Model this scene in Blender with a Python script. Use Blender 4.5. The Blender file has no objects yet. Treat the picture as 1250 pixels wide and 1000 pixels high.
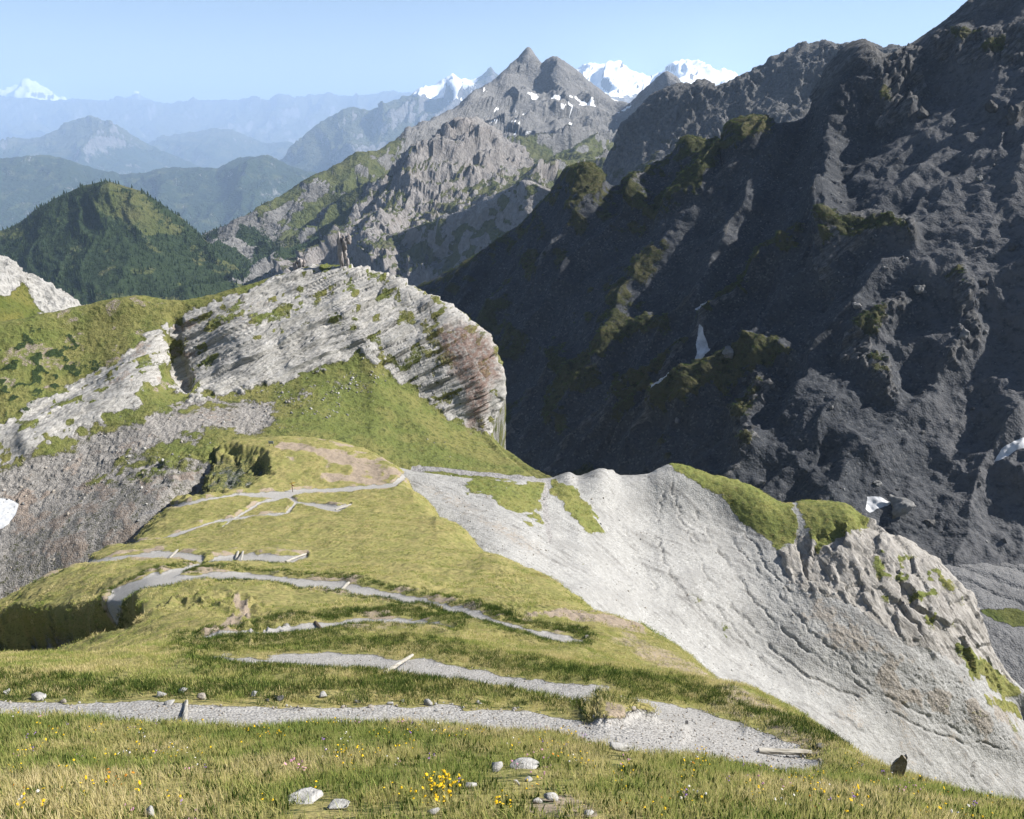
import bpy, math, random
import numpy as np
from mathutils import Vector, Matrix, Euler

random.seed(7)
RNG = np.random.default_rng(11)
sc = bpy.context.scene

# ------------------------------------------------------------------ camera
W, H, F, PITCH = 1250.0, 1000.0, 950.0, math.radians(21.0)
cam_d = bpy.data.cameras.new("camera")
cam = bpy.data.objects.new("camera", cam_d)
sc.collection.objects.link(cam)
cam_d.sensor_fit = 'HORIZONTAL'
cam_d.sensor_width = 36.0
cam_d.lens = 36.0 * F / W
cam_d.clip_start = 0.1
cam_d.clip_end = 120000.0
cam.location = (0, 0, 0)
cam.rotation_euler = (math.pi / 2 - PITCH, 0, 0)
sc.camera = cam

# ------------------------------------------------------------------ world / sun
SUN_AZ, SUN_EL = math.radians(80.0), math.radians(38.8)     # azimuth clockwise from the view direction (+Y)
world = bpy.data.worlds.new("World")
sc.world = world
world.use_nodes = True
wn = world.node_tree
wn.nodes.clear()
sky = wn.nodes.new("ShaderNodeTexSky")
sky.sky_type = 'NISHITA'
sky.sun_disc = False
sky.sun_elevation = SUN_EL
sky.sun_rotation = SUN_AZ
sky.altitude = 2500.0
sky.air_density = 1.0
sky.dust_density = 1.5
sky.ozone_density = 1.0
bg = wn.nodes.new("ShaderNodeBackground")
bg.inputs['Strength'].default_value = 0.05
wo = wn.nodes.new("ShaderNodeOutputWorld")
wn.links.new(sky.outputs[0], bg.inputs[0])
wn.links.new(bg.outputs[0], wo.inputs[0])

sun_d = bpy.data.lights.new("sun", 'SUN')
sun_d.energy = 5.0
sun_d.angle = math.radians(0.53)
sun_d.color = (1.0, 0.955, 0.88)
sun = bpy.data.objects.new("sun", sun_d)
sc.collection.objects.link(sun)
SDIR = Vector((math.sin(SUN_AZ) * math.cos(SUN_EL), math.cos(SUN_AZ) * math.cos(SUN_EL), math.sin(SUN_EL)))
sun.rotation_euler = SDIR.to_track_quat('Z', 'Y').to_euler()

sc.view_settings.view_transform = 'Standard'
sc.view_settings.look = 'None'
sc.view_settings.exposure = 1.27
sc.view_settings.gamma = 1.0
sc.render.engine = 'CYCLES'
sc.cycles.use_denoising = True
sc.cycles.max_bounces = 4
sc.cycles.diffuse_bounces = 2
sc.cycles.glossy_bounces = 1
sc.cycles.transmission_bounces = 2
sc.cycles.transparent_max_bounces = 4
sc.cycles.volume_bounces = 2
sc.cycles.volume_max_steps = 64

COL = sc.collection


# ------------------------------------------------------------------ numpy helpers
_perm = np.random.default_rng(5).permutation(256)
_perm = np.concatenate([_perm, _perm, _perm]).astype(np.int64)
_g = np.random.default_rng(6).normal(size=(256, 3))
_g /= np.linalg.norm(_g, axis=1, keepdims=True)


_rc = np.random.default_rng(8).uniform(0, 1, (256, 4))
_rc[:, 3] = _rc[:, 3] * 2 - 1


def perlin(p):
    shp = p.shape[:-1]
    p = p.reshape(-1, 3)
    i = np.floor(p).astype(np.int64)
    f = p - i
    i &= 255
    u = f * f * f * (f * (f * 6 - 15) + 10)
    r = np.zeros(len(p))
    for dx in (0, 1):
        wx = u[:, 0] if dx else 1 - u[:, 0]
        ax = _perm[(i[:, 0] + dx)]
        for dy in (0, 1):
            wy = u[:, 1] if dy else 1 - u[:, 1]
            ay = _perm[ax + ((i[:, 1] + dy) & 255)]
            for dz in (0, 1):
                wz = u[:, 2] if dz else 1 - u[:, 2]
                g = _g[_perm[ay + ((i[:, 2] + dz) & 255)]]
                r += wx * wy * wz * (g[:, 0] * (f[:, 0] - dx) + g[:, 1] * (f[:, 1] - dy) + g[:, 2] * (f[:, 2] - dz))
    return (r * 1.6).reshape(shp)


def fbm(p, n=5, gain=0.5, lac=2.07):
    a, s, k = 1.0, 0.0, 1.0
    for j in range(n):
        s = s + a * perlin(p * k + 17.3 * j)
        a *= gain
        k *= lac
    return s


def ridged(p, n=5, gain=0.5, lac=2.07):
    a, s, k, w = 1.0, 0.0, 1.0, 1.0
    for j in range(n):
        r = 1 - np.abs(perlin(p * k + 9.1 * j)) * 1.5
        r = np.clip(r, 0, 1) ** 2
        s = s + a * r * w
        w = np.clip(r * 1.4, 0, 1)
        a *= gain
        k *= lac
    return s - 0.9


def blocks(P, size, seed=0, frame=None, tilt=.55):
    """angular broken blocks: each cell is a tilted facet with its own height. returns about -1..1 and the edge distance"""
    q = P.reshape(-1, 3)
    if frame is not None:
        q = q @ np.asarray(frame, float).T
    q = q / np.asarray(size, float)
    base = np.floor(q).astype(np.int64)
    best = np.full(len(q), 1e9); sec = np.full(len(q), 1e9)
    val = np.zeros(len(q))
    for dx in (-1, 0, 1):
        for dy in (-1, 0, 1):
            for dz in (-1, 0, 1):
                c = base + np.array([dx, dy, dz])
                h = _perm[_perm[_perm[(c[:, 0] + seed) & 255] + (c[:, 1] & 255)] + (c[:, 2] & 255)]
                o = _rc[h]
                dl = q - (c + o[:, :3])
                d2 = (dl * dl).sum(1)
                nb_ = d2 < best
                v = o[:, 3] + tilt * (dl * _g[h]).sum(1)
                sec = np.where(nb_, best, np.minimum(sec, d2))
                val = np.where(nb_, v, val)
                best = np.where(nb_, d2, best)
    e = np.sqrt(sec) - np.sqrt(best)
    return val.reshape(P.shape[:-1]), e.reshape(P.shape[:-1])


def sstep(a, b, x):
    t = np.clip((x - a) / (b - a), 0, 1)
    return t * t * (3 - 2 * t)


def pchip(x, y, xq):
    x = np.asarray(x, float); y = np.asarray(y, float); xq = np.asarray(xq, float)
    h = np.diff(x)
    sh = (-1,) + (1,) * (y.ndim - 1)
    d = np.diff(y, axis=0) / h.reshape(sh)
    m = np.zeros_like(y)
    if len(x) > 2:
        w1 = (2 * h[1:] + h[:-1]).reshape(sh); w2 = (h[1:] + 2 * h[:-1]).reshape(sh)
        with np.errstate(divide='ignore', invalid='ignore'):
            hm = (w1 + w2) / (w1 / d[:-1] + w2 / d[1:])
        m[1:-1] = np.where(d[:-1] * d[1:] > 0, hm, 0)
        m[1:-1] = np.nan_to_num(m[1:-1])
    m[0] = d[0]; m[-1] = d[-1]
    k = np.clip(np.searchsorted(x, xq, side='right') - 1, 0, len(x) - 2)
    t = ((xq - x[k]) / h[k]).reshape(sh)
    hk = h[k].reshape(sh)
    return ((1 + 2 * t) * (1 - t) ** 2) * y[k] + t * (1 - t) ** 2 * hk * m[k] + t * t * (3 - 2 * t) * y[k + 1] + t * t * (t - 1) * hk * m[k + 1]


CP, SP = math.cos(PITCH), math.sin(PITCH)


def world_of(px, py, Y):
    cx = (px - W / 2) / F; cy = (H / 2 - py) / F
    dy = CP + cy * SP
    dz = -SP + cy * CP
    k = Y / dy
    return np.stack([cx * k, Y + 0 * k, dz * k], -1)


def pix_of(P):
    x, y, z = P[..., 0], P[..., 1], P[..., 2]
    dep = y * CP - z * SP
    up = y * SP + z * CP
    dep = np.where(np.abs(dep) < 1e-6, 1e-6, dep)
    return W / 2 + F * x / dep, H / 2 - F * up / dep


class Sheet:
    """A terrain surface lofted through rows of points (pixel direction + distance), as a vertex grid."""

    def __init__(self, rows, xs=None, step=1.6, vis_rows=None, sharp=(), jag=0.0, jseed=0.0):
        if xs is not None:
            R = []
            jn = jag * np.clip(.8 - 2.6 * np.abs(fbm(np.stack([xs / 21.0 + jseed, xs * 0 + jseed * 1.7, xs * 0], -1), 4, .62)), -2.2, 1.0)
            for ri, r in enumerate(rows):
                a = np.array(r, float)
                v = pchip(a[:, 0], np.stack([a[:, 1], np.log(a[:, 2])], 1), xs)
                if ri in sharp:
                    v[:, 0] = np.interp(xs, a[:, 0], a[:, 1])
                if ri in sharp or (ri + 1) in sharp:
                    v[:, 0] += jn
                # straight hold outside the given range
                lo = xs < a[0, 0]; hi = xs > a[-1, 0]
                v[lo] = [a[0, 1], math.log(a[0, 2])]; v[hi] = [a[-1, 1], math.log(a[-1, 2])]
                R.append(np.concatenate([xs[:, None], v], 1))
            R = np.array(R)
        else:
            A = np.array(rows, float)
            A[..., 2] = np.log(A[..., 2])
            dd = np.hypot(*(np.diff(A[..., :2], axis=1)).transpose(2, 0, 1)).max(0)
            kn = np.concatenate([[0], np.cumsum(np.maximum(dd, 4))])
            us = np.linspace(0, kn[-1], int(kn[-1] / step) + 2)
            R = np.array([pchip(kn, a, us) for a in A])
        inframe = (R[0, :, 0] > -80) & (R[0, :, 0] < 1330)
        dp = np.hypot(np.diff(R[..., 0], axis=0), np.diff(R[..., 1], axis=0))[:, inframe]
        dl = np.abs(np.diff(R[..., 2], axis=0))[:, inframe].mean(1) * 60
        dm = np.maximum(np.percentile(dp, 75, axis=1), dl)
        vk = np.concatenate([[0], np.cumsum(np.maximum(dm, 3))])
        vs = [0.0]
        self.vrow = vk
        for k in range(len(vk) - 1):
            st = step
            if vis_rows is not None and not (vis_rows[0] <= k < vis_rows[1]):
                st = step * 4
            n = max(3, int((vk[k + 1] - vk[k]) / st))
            vs += list(np.linspace(vk[k], vk[k + 1], n + 1)[1:])
        vs = np.array(vs)
        self.rowid = np.interp(vs, vk, np.arange(len(vk)))
        G = pchip(vk, R, vs)
        self.px, self.py = G[..., 0].copy(), G[..., 1].copy()
        self.Y = np.exp(G[..., 2])
        self.P = world_of(G[..., 0], G[..., 1], self.Y)
        self.rid = np.repeat(self.rowid[:, None], G.shape[1], 1)
        self.m1 = np.zeros(G.shape[:2] + (4,)); self.m2 = np.zeros(G.shape[:2] + (4,))
        self.normals()

    def normals(self):
        P = self.P
        du = np.gradient(P, axis=1); dv = np.gradient(P, axis=0)
        n = np.cross(du, dv)
        n /= np.maximum(np.linalg.norm(n, axis=-1, keepdims=True), 1e-9)
        # consistent side: mostly upwards
        if np.median(n[..., 2]) < 0:
            n = -n
            self.flip = True
        else:
            self.flip = False
        self.N = n
        return n

    def push(self, d, N=None):
        self.P = self.P + (self.N if N is None else N) * d[..., None]

    def find(self, px, py, rows=None):
        """nearest displaced vertex as the camera sees it"""
        qx, qy = self.qpix()
        d = (qx - px) ** 2 + (qy - py) ** 2
        if rows is not None:
            d = np.where((self.rid >= rows[0]) & (self.rid <= rows[1]), d, 1e9)
        k = np.unravel_index(np.argmin(d), d.shape)
        return Vector(self.P[k]), Vector(self.N[k]), k

    def qpix(self):
        if not hasattr(self, '_q'):
            self._q = pix_of(self.P)
        return self._q

    def build(self, mat, parts, thick=None):
        """parts: list of (name, facemask, dict tags). Each becomes one mesh object that shares the sheet's normals."""
        self.normals()
        R, C = self.P.shape[:2]
        idx = np.arange(R * C).reshape(R, C)
        a, b, c, d = idx[:-1, :-1].ravel(), idx[:-1, 1:].ravel(), idx[1:, 1:].ravel(), idx[1:, :-1].ravel()
        F4 = np.stack([a, b, c, d], 1)
        if self.flip:
            F4 = F4[:, ::-1]
        out = []
        for name, fm, tags in parts:
            f = F4[fm.ravel()]
            if len(f) == 0:
                continue
            used, inv = np.unique(f, return_inverse=True)
            v = self.P.reshape(-1, 3)[used]
            nrm = self.N.reshape(-1, 3)[used]
            me = mesh_np(name, v, inv.reshape(-1, 4))
            for an, arr in (("m1", self.m1), ("m2", self.m2)):
                at = me.attributes.new(an, 'FLOAT_COLOR', 'POINT')
                at.data.foreach_set('color', arr.reshape(-1, 4)[used].astype(np.float32).ravel())
            me.polygons.foreach_set('use_smooth', np.ones(len(f), bool))
            me.normals_split_custom_set_from_vertices(nrm.tolist())
            me.materials.append(mat if 'mat' not in tags else tags['mat'])
            ob = bpy.data.objects.new(name, me)
            COL.objects.link(ob)
            for k, val in tags.items():
                if k != 'mat':
                    ob[k] = val
            out.append(ob)
        return out


def mesh_np(name, v, f):
    me = bpy.data.meshes.new(name)
    v = np.asarray(v, np.float32); f = np.asarray(f, np.int32)
    n = f.shape[1]
    me.vertices.add(len(v)); me.vertices.foreach_set('co', v.ravel())
    me.loops.add(f.size); me.loops.foreach_set('vertex_index', f.ravel())
    me.polygons.add(len(f))
    me.polygons.foreach_set('loop_start', np.arange(0, f.size, n, dtype=np.int32))
    me.update(calc_edges=True)
    return me


def facemask(vm):
    return 0.25 * (vm[:-1, :-1] + vm[1:, :-1] + vm[:-1, 1:] + vm[1:, 1:])


def poly_dist(px, py, pts):
    """signed pixel distance to a polyline with half-widths: <0 inside. pts: (x, y, halfwidth)"""
    d = np.full(px.shape, 1e9)
    side = np.zeros(px.shape)
    pts = np.array(pts, float)
    for a, b in zip(pts[:-1], pts[1:]):
        w = max(a[2], b[2]) + 40
        x0, x1 = min(a[0], b[0]) - w, max(a[0], b[0]) + w
        y0, y1 = min(a[1], b[1]) - w, max(a[1], b[1]) + w
        s = (px > x0) & (px < x1) & (py > y0) & (py < y1)
        if not s.any():
            continue
        X, Yv = px[s], py[s]
        ex, ey = b[0] - a[0], b[1] - a[1]
        L = ex * ex + ey * ey
        t = np.clip(((X - a[0]) * ex + (Yv - a[1]) * ey) / L, 0, 1)
        q = np.hypot(X - a[0] - t * ex, Yv - a[1] - t * ey) - (a[2] + (b[2] - a[2]) * t)
        d[s] = np.minimum(d[s], q)
    return d


def in_poly(px, py, pts):
    r = np.zeros(px.shape, bool)
    n = len(pts)
    for i in range(n):
        x1, y1 = pts[i]; x2, y2 = pts[(i + 1) % n]
        if y1 == y2:
            continue
        c = ((y1 > py) != (y2 > py)) & (px < (x2 - x1) * (py - y1) / (y2 - y1) + x1)
        r ^= c
    return r


def soft_poly(px, py, pts, w=6.0, jit=None):
    """1 inside the polygon, 0 outside, soft over w pixels"""
    edge = np.clip(poly_dist(px, py, [(x, y, 0) for x, y in list(pts) + [pts[0]]]), 0, 60)
    sd = np.where(in_poly(px, py, pts), -edge, edge)
    if jit is not None:
        sd = sd + jit
    return sstep(w, -w, sd)


# ------------------------------------------------------------------ materials
def new_mat(name):
    m = bpy.data.materials.new(name)
    m.use_nodes = True
    m.node_tree.nodes.clear()
    return m, m.node_tree


class NT:
    def __init__(self, nt):
        self.nt = nt

    def n(self, t, **kw):
        nd = self.nt.nodes.new(t)
        for k, v in kw.items():
            setattr(nd, k, v)
        return nd

    def link(self, a, b):
        self.nt.links.new(a, b)

    def coord(self):
        if not hasattr(self, '_c'):
            g = self.n("ShaderNodeNewGeometry")
            self._c = g.outputs['Position']
        return self._c

    def mapped(self, scale=(1, 1, 1), rot=(0, 0, 0)):
        r = self.n("ShaderNodeMapping")
        r.inputs['Rotation'].default_value = rot
        self.link(self.coord(), r.inputs['Vector'])
        m = self.n("ShaderNodeMapping")
        m.inputs['Scale'].default_value = scale
        self.link(r.outputs[0], m.inputs['Vector'])
        return m.outputs[0]

    def noise(self, scale, detail=4, rough=0.55, vec=None, dist=0.0):
        t = self.n("ShaderNodeTexNoise")
        t.inputs['Scale'].default_value = scale
        t.inputs['Detail'].default_value = detail
        t.inputs['Roughness'].default_value = rough
        t.inputs['Distortion'].default_value = dist
        self.link(vec if vec is not None else self.coord(), t.inputs['Vector'])
        return t.outputs['Fac']

    def voro(self, scale, feature='F1', out='Distance', vec=None, rnd=1.0):
        t = self.n("ShaderNodeTexVoronoi", feature=feature)
        t.inputs['Scale'].default_value = scale
        t.inputs['Randomness'].default_value = rnd
        self.link(vec if vec is not None else self.coord(), t.inputs['Vector'])
        return t.outputs[out]

    def ramp(self, fac, stops, interp='LINEAR'):
        r = self.n("ShaderNodeValToRGB")
        r.color_ramp.interpolation = interp
        e = r.color_ramp.elements
        while len(e) > 1:
            e.remove(e[-1])
        for i, (p, c) in enumerate(stops):
            el = e[0] if i == 0 else e.new(p)
            el.position = p
            el.color = tuple(c) + (1,) if len(c) == 3 else c
        self.link(fac, r.inputs[0])
        return r.outputs[0]

    def mix(self, fac, a, b, mode='MIX'):
        m = self.n("ShaderNodeMix", data_type='RGBA', blend_type=mode)
        for s, v in ((0, fac), (6, a), (7, b)):
            if hasattr(v, 'is_linked') or hasattr(v, 'links'):
                self.link(v, m.inputs[s])
            else:
                m.inputs[s].default_value = v if s == 0 else (tuple(v) + (1,) if len(v) == 3 else v)
        return m.outputs[2]

    def math(self, op, a, b=None, c=None, clamp=False):
        m = self.n("ShaderNodeMath", operation=op, use_clamp=clamp)
        for k, v in enumerate((a, b, c)):
            if v is None:
                continue
            if hasattr(v, 'links'):
                self.link(v, m.inputs[k])
            else:
                m.inputs[k].default_value = v
        return m.outputs[0]

    def sstep(self, x, a, b):
        m = self.n("ShaderNodeMapRange", interpolation_type='SMOOTHSTEP')
        self.link(x, m.inputs[0])
        m.inputs[1].default_value = a; m.inputs[2].default_value = b
        return m.outputs[0]

    def attr(self, name):
        a = self.n("ShaderNodeAttribute", attribute_name=name)
        s = self.n("ShaderNodeSeparateColor")
        self.link(a.outputs['Color'], s.inputs[0])
        return s.outputs[0], s.outputs[1], s.outputs[2], a.outputs['Alpha']

    def out(self, col, rough=0.95, height=None, bump=1.0, dist=0.1, spec=0.1, normal=None):
        b = self.n("ShaderNodeBsdfPrincipled")
        if hasattr(col, 'links'):
            self.link(col, b.inputs['Base Color'])
        else:
            b.inputs['Base Color'].default_value = tuple(col) + (1,)
        b.inputs['Roughness'].default_value = rough
        b.inputs['Specular IOR Level'].default_value = spec
        if height is not None:
            bp = self.n("ShaderNodeBump")
            bp.inputs['Strength'].default_value = bump
            bp.inputs['Distance'].default_value = dist
            self.link(height, bp.inputs['Height'])
            self.link(bp.outputs[0], b.inputs['Normal'])
        o = self.n("ShaderNodeOutputMaterial")
        self.link(b.outputs[0], o.inputs[0])
        return b


ALB = .64


def terrain_mat(name, s, grass=((.16, .155, .05), (.115, .135, .035), (.05, .068, .018)),
                rock=((.10, .095, .09), (.34, .325, .31), (.52, .50, .48)), scree=((.16, .15, .14), (.36, .35, .34), (.5, .49, .48)),
                gravel=((.28, .27, .27), (.42, .41, .41)), tint=(.30, .16, .12), extra=(.30, .235, .18), rock_rot=(0, 0, 0), rock_stretch=(1, 1, 1),
                bump=1.0, gstretch=None, snowc=((.70, .72, .75), (.82, .82, .82))):
    """s: size in metres of the finest visible grain. m1 = grass, rock, path, tint ; m2 = bare soil, snow, forest, shade-free spare"""
    m, nt = new_mat(name)
    T = NT(nt)
    al = lambda c: tuple(al(x) if hasattr(x, '__len__') else x * ALB for x in c)
    grass, rock, scree, gravel, tint, extra = (al(c) for c in (grass, rock, scree, gravel, tint, extra))
    ga, ra, pa, ta = T.attr("m1")
    sa, wa, fa, xa = T.attr("m2")
    gvec = T.mapped(gstretch) if gstretch else None
    f1 = T.noise(1 / (2.2 * s), 3, 0.6, gvec)
    f2 = T.noise(1 / (9 * s), 4, 0.6, gvec)
    f3 = T.noise(1 / (45 * s), 4, 0.55)
    f4 = T.noise(1 / (260 * s), 4, 0.6)
    # grass
    g = T.mix(T.sstep(T.math('ADD', T.math('MULTIPLY', f3, .5), T.math('MULTIPLY', f4, .5)), .40, .60), grass[0], grass[1])
    g = T.mix(T.sstep(f2, .48, .70), g, grass[2])
    g = T.mix(T.math('MULTIPLY', T.sstep(f1, .5, .78), .55), g, grass[2])
    g = T.mix(T.math('MULTIPLY', T.sstep(f1, .46, .26), .45), g, (grass[0][0] * 1.35, grass[0][1] * 1.25, grass[0][2] * 1.3))
    # scree: separate stones
    vc = T.voro(1 / (2.4 * s), 'F1', 'Color')
    vs = T.n("ShaderNodeSeparateColor"); T.link(vc, vs.inputs[0])
    vd = T.voro(1 / (2.4 * s), 'F1', 'Distance')
    sc1 = T.ramp(vs.outputs[0], [(0, scree[0]), (.35, scree[1]), (.8, scree[1]), (1, scree[2])])
    sc1 = T.mix(T.math('MULTIPLY', T.sstep(f2, .35, .7), .6), sc1, scree[1])
    sc1 = T.mix(T.math('MULTIPLY', T.sstep(f3, .42, .68), .45), sc1, scree[0])
    # rock with bedding
    rv = T.mapped(rock_stretch, rock_rot)
    r1 = T.noise(1 / (6 * s), 5, 0.66, rv, 0.4)
    r2 = T.noise(1 / (30 * s), 5, 0.6, rv, 0.2)
    ck = T.voro(1 / (9 * s), 'DISTANCE_TO_EDGE', 'Distance', rv)
    rk = T.ramp(r1, [(.28, rock[0]), (.46, rock[1]), (.72, rock[2])])
    rk = T.mix(T.math('MULTIPLY', T.sstep(r2, .45, .68), .6), rk, (rock[1][0] * .8, rock[1][1] * .8, rock[1][2] * .78))
    rk = T.mix(T.math('MULTIPLY', T.math('MULTIPLY', T.sstep(ck, .06, .0), T.sstep(r2, .4, .6)), .5), rk, rock[0])
    # gravel path
    gv = T.ramp(vs.outputs[1], [(0, (gravel[0][0] * .55, gravel[0][1] * .55, gravel[0][2] * .55)), (.3, gravel[0]), (1, gravel[1])])
    gv = T.mix(T.math('MULTIPLY', f2, .5), gv, gravel[0])
    soil = T.ramp(f1, [(.25, (extra[0] * .45, extra[1] * .45, extra[2] * .45)), (.5, extra), (.75, (extra[0] * 1.35, extra[1] * 1.35, extra[2] * 1.35))])

    def m_(mask, k=.55, a=.40, b=.60):
        j = T.math('ADD', mask, T.math('MULTIPLY', T.math('SUBTRACT', T.math('ADD', T.math('MULTIPLY', f1, .5), T.math('MULTIPLY', f2, .5)), .5), k * 2))
        return T.sstep(j, a, b)

    col = sc1
    col = T.mix(m_(ra), col, rk)
    col = T.mix(m_(ga, .7), col, g)
    col = T.mix(m_(sa, .7), col, soil)
    col = T.mix(m_(pa, .3), col, gv)
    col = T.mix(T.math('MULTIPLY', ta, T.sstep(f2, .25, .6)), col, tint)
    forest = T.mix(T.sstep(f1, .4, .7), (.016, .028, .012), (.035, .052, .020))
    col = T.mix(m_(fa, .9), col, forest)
    snow = T.mix(T.sstep(f2, .3, .7), snowc[0], snowc[1])
    col = T.mix(m_(wa, .35), col, snow)
    # relief
    hs = T.math('ADD', T.math('MULTIPLY', T.math('SUBTRACT', .6, vd), .35), T.math('MULTIPLY', f2, .9))
    hr = T.math('ADD', T.math('MULTIPLY', r1, 1.8), 0.0)
    hg = T.math('ADD', T.math('MULTIPLY', f1, .8), T.math('MULTIPLY', f2, 2.0))
    hmix = T.n("ShaderNodeMix", data_type='FLOAT')
    T.link(m_(ra), hmix.inputs[0]); T.link(hs, hmix.inputs[2]); T.link(hr, hmix.inputs[3])
    hmix2 = T.n("ShaderNodeMix", data_type='FLOAT')
    T.link(m_(ga, .7), hmix2.inputs[0]); T.link(hmix.outputs[0], hmix2.inputs[2]); T.link(hg, hmix2.inputs[3])
    hmix3 = T.n("ShaderNodeMix", data_type='FLOAT')
    T.link(m_(wa, .35), hmix3.inputs[0]); T.link(hmix2.outputs[0], hmix3.inputs[2]); T.link(T.math('MULTIPLY', f2, .4), hmix3.inputs[3])
    T.out(col, .93, hmix3.outputs[0], bump, 3.2 * s)
    return m


# ================================================================== TERRAIN
def off(rows, dpy, kY):
    return [(x, y + dpy, Yv * kY) for x, y, Yv in rows]


def cols(a, b, step, lo, hi, n=24):
    c = np.arange(a, b, step)
    left = a - (a - lo) * np.linspace(1, 0, n, endpoint=False) ** 1.6
    right = b + (hi - b) * np.linspace(0, 1, n) ** 1.6
    return np.concatenate([left, c, right])


# ---- 1. near grassy hillside with the zigzag path -------------------------------------------
GH_rows = [
    [(-3000, 2600, .5), (600, 2600, .5), (4000, 2600, .5)],
    [(-3000, 1400, 1.9), (600, 1400, 1.5), (4000, 1400, 1.9)],
    [(-3000, 1010, 7), (0, 1000, 5.7), (600, 1000, 5.7), (1000, 1000, 6), (1250, 1003, 7), (1500, 1015, 6.5), (4000, 1180, 4)],
    [(-3000, 900, 14), (0, 882, 13), (200, 890, 13), (450, 885, 13.2), (600, 890, 13), (720, 902, 12.5), (850, 925, 12), (950, 938, 11.8), (1040, 950, 11.5), (1100, 960, 11.2), (1250, 990, 8.5), (1500, 1008, 7.2), (4000, 1160, 4.5)],
    [(-3000, 868, 17), (0, 862, 15), (200, 862, 15), (450, 868, 15.2), (700, 880, 15.5), (850, 893, 16), (950, 912, 16), (1060, 932, 15), (1100, 948, 13), (1250, 985, 9.8), (1500, 1003, 8), (4000, 1150, 5)],
    [(-3000, 800, 32), (-300, 800, 29), (0, 803, 28), (100, 800, 29), (200, 792, 29.5), (350, 799, 28), (490, 807, 27), (650, 832, 23.5), (750, 850, 21), (850, 872, 19), (900, 885, 18.5), (960, 895, 18.3), (1060, 935, 16.5), (1100, 957, 15), (1250, 1000, 11), (1500, 1020, 9), (4000, 1170, 6)],
    [(-3000, 860, 45), (-300, 850, 45), (0, 840, 46), (100, 815, 46), (180, 788, 46), (230, 778, 46), (390, 765, 50), (550, 766, 50), (700, 795, 41), (850, 835, 36), (900, 842, 33), (960, 871, 29), (1060, 960, 22), (1100, 995, 19), (1250, 1050, 14), (1500, 1080, 11), (4000, 1200, 8)],
    [(-3000, 880, 90), (-300, 850, 90), (0, 800, 88), (60, 775, 85), (100, 755, 85), (140, 728, 88), (190, 706, 92), (250, 702, 95), (420, 718, 88), (580, 722, 92), (700, 745, 80), (760, 760, 76), (830, 795, 60), (900, 860, 50), (960, 910, 45), (1060, 1000, 32), (1100, 1040, 28), (1250, 1120, 20), (1500, 1160, 15), (4000, 1300, 10)],
    [(-3000, 900, 130), (-300, 780, 125), (0, 735, 118), (60, 705, 122), (140, 683, 130), (200, 678, 132), (365, 680, 130), (500, 672, 142), (600, 676, 146), (640, 695, 136), (700, 725, 110), (760, 790, 110), (830, 860, 100), (900, 930, 80), (960, 990, 70), (1060, 1090, 50), (1250, 1200, 30), (4000, 1400, 16)],
    [(-3000, 950, 170), (-300, 820, 165), (0, 745, 150), (60, 712, 150), (140, 668, 162), (220, 650, 172), (300, 638, 180), (400, 630, 185), (500, 625, 192), (555, 637, 185), (600, 690, 185), (640, 760, 175), (700, 830, 160), (830, 960, 140), (960, 1090, 100), (1250, 1300, 45), (4000, 1500, 25)],
    [(-3000, 980, 205), (-300, 860, 200), (0, 775, 190), (60, 745, 190), (140, 690, 190), (190, 632, 196), (250, 608, 205), (330, 600, 216), (400, 598, 222), (480, 592, 228), (520, 612, 222), (560, 690, 218), (640, 800, 205), (830, 1050, 160), (1250, 1400, 60), (4000, 1600, 30)],
    [(-3000, 1000, 240), (-300, 880, 235), (0, 800, 225), (120, 720, 225), (190, 640, 228), (230, 590, 235), (262, 543, 262), (330, 531, 268), (400, 537, 267), (450, 551, 261), (490, 574, 249), (520, 640, 250), (560, 720, 245), (640, 850, 235), (830, 1100, 190), (1250, 1500, 80), (4000, 1700, 40)],
    [(-3000, 1050, 290), (0, 860, 280), (190, 720, 280), (262, 610, 300), (330, 590, 305), (450, 610, 300), (520, 700, 290), (640, 900, 270), (1250, 1550, 110), (4000, 1800, 50)],
]
gh = Sheet(GH_rows, xs=cols(-50, 1302, 1.45, -3000, 4000), step=1.25, vis_rows=(2, 11))
px, py, Yg = gh.px, gh.py, gh.Y
P = gh.P
near = np.clip(Yg / 40, .06, 1)
j2 = fbm(P / 2.2, 3)
j5 = fbm(P / 6.0 + 31, 3)

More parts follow.
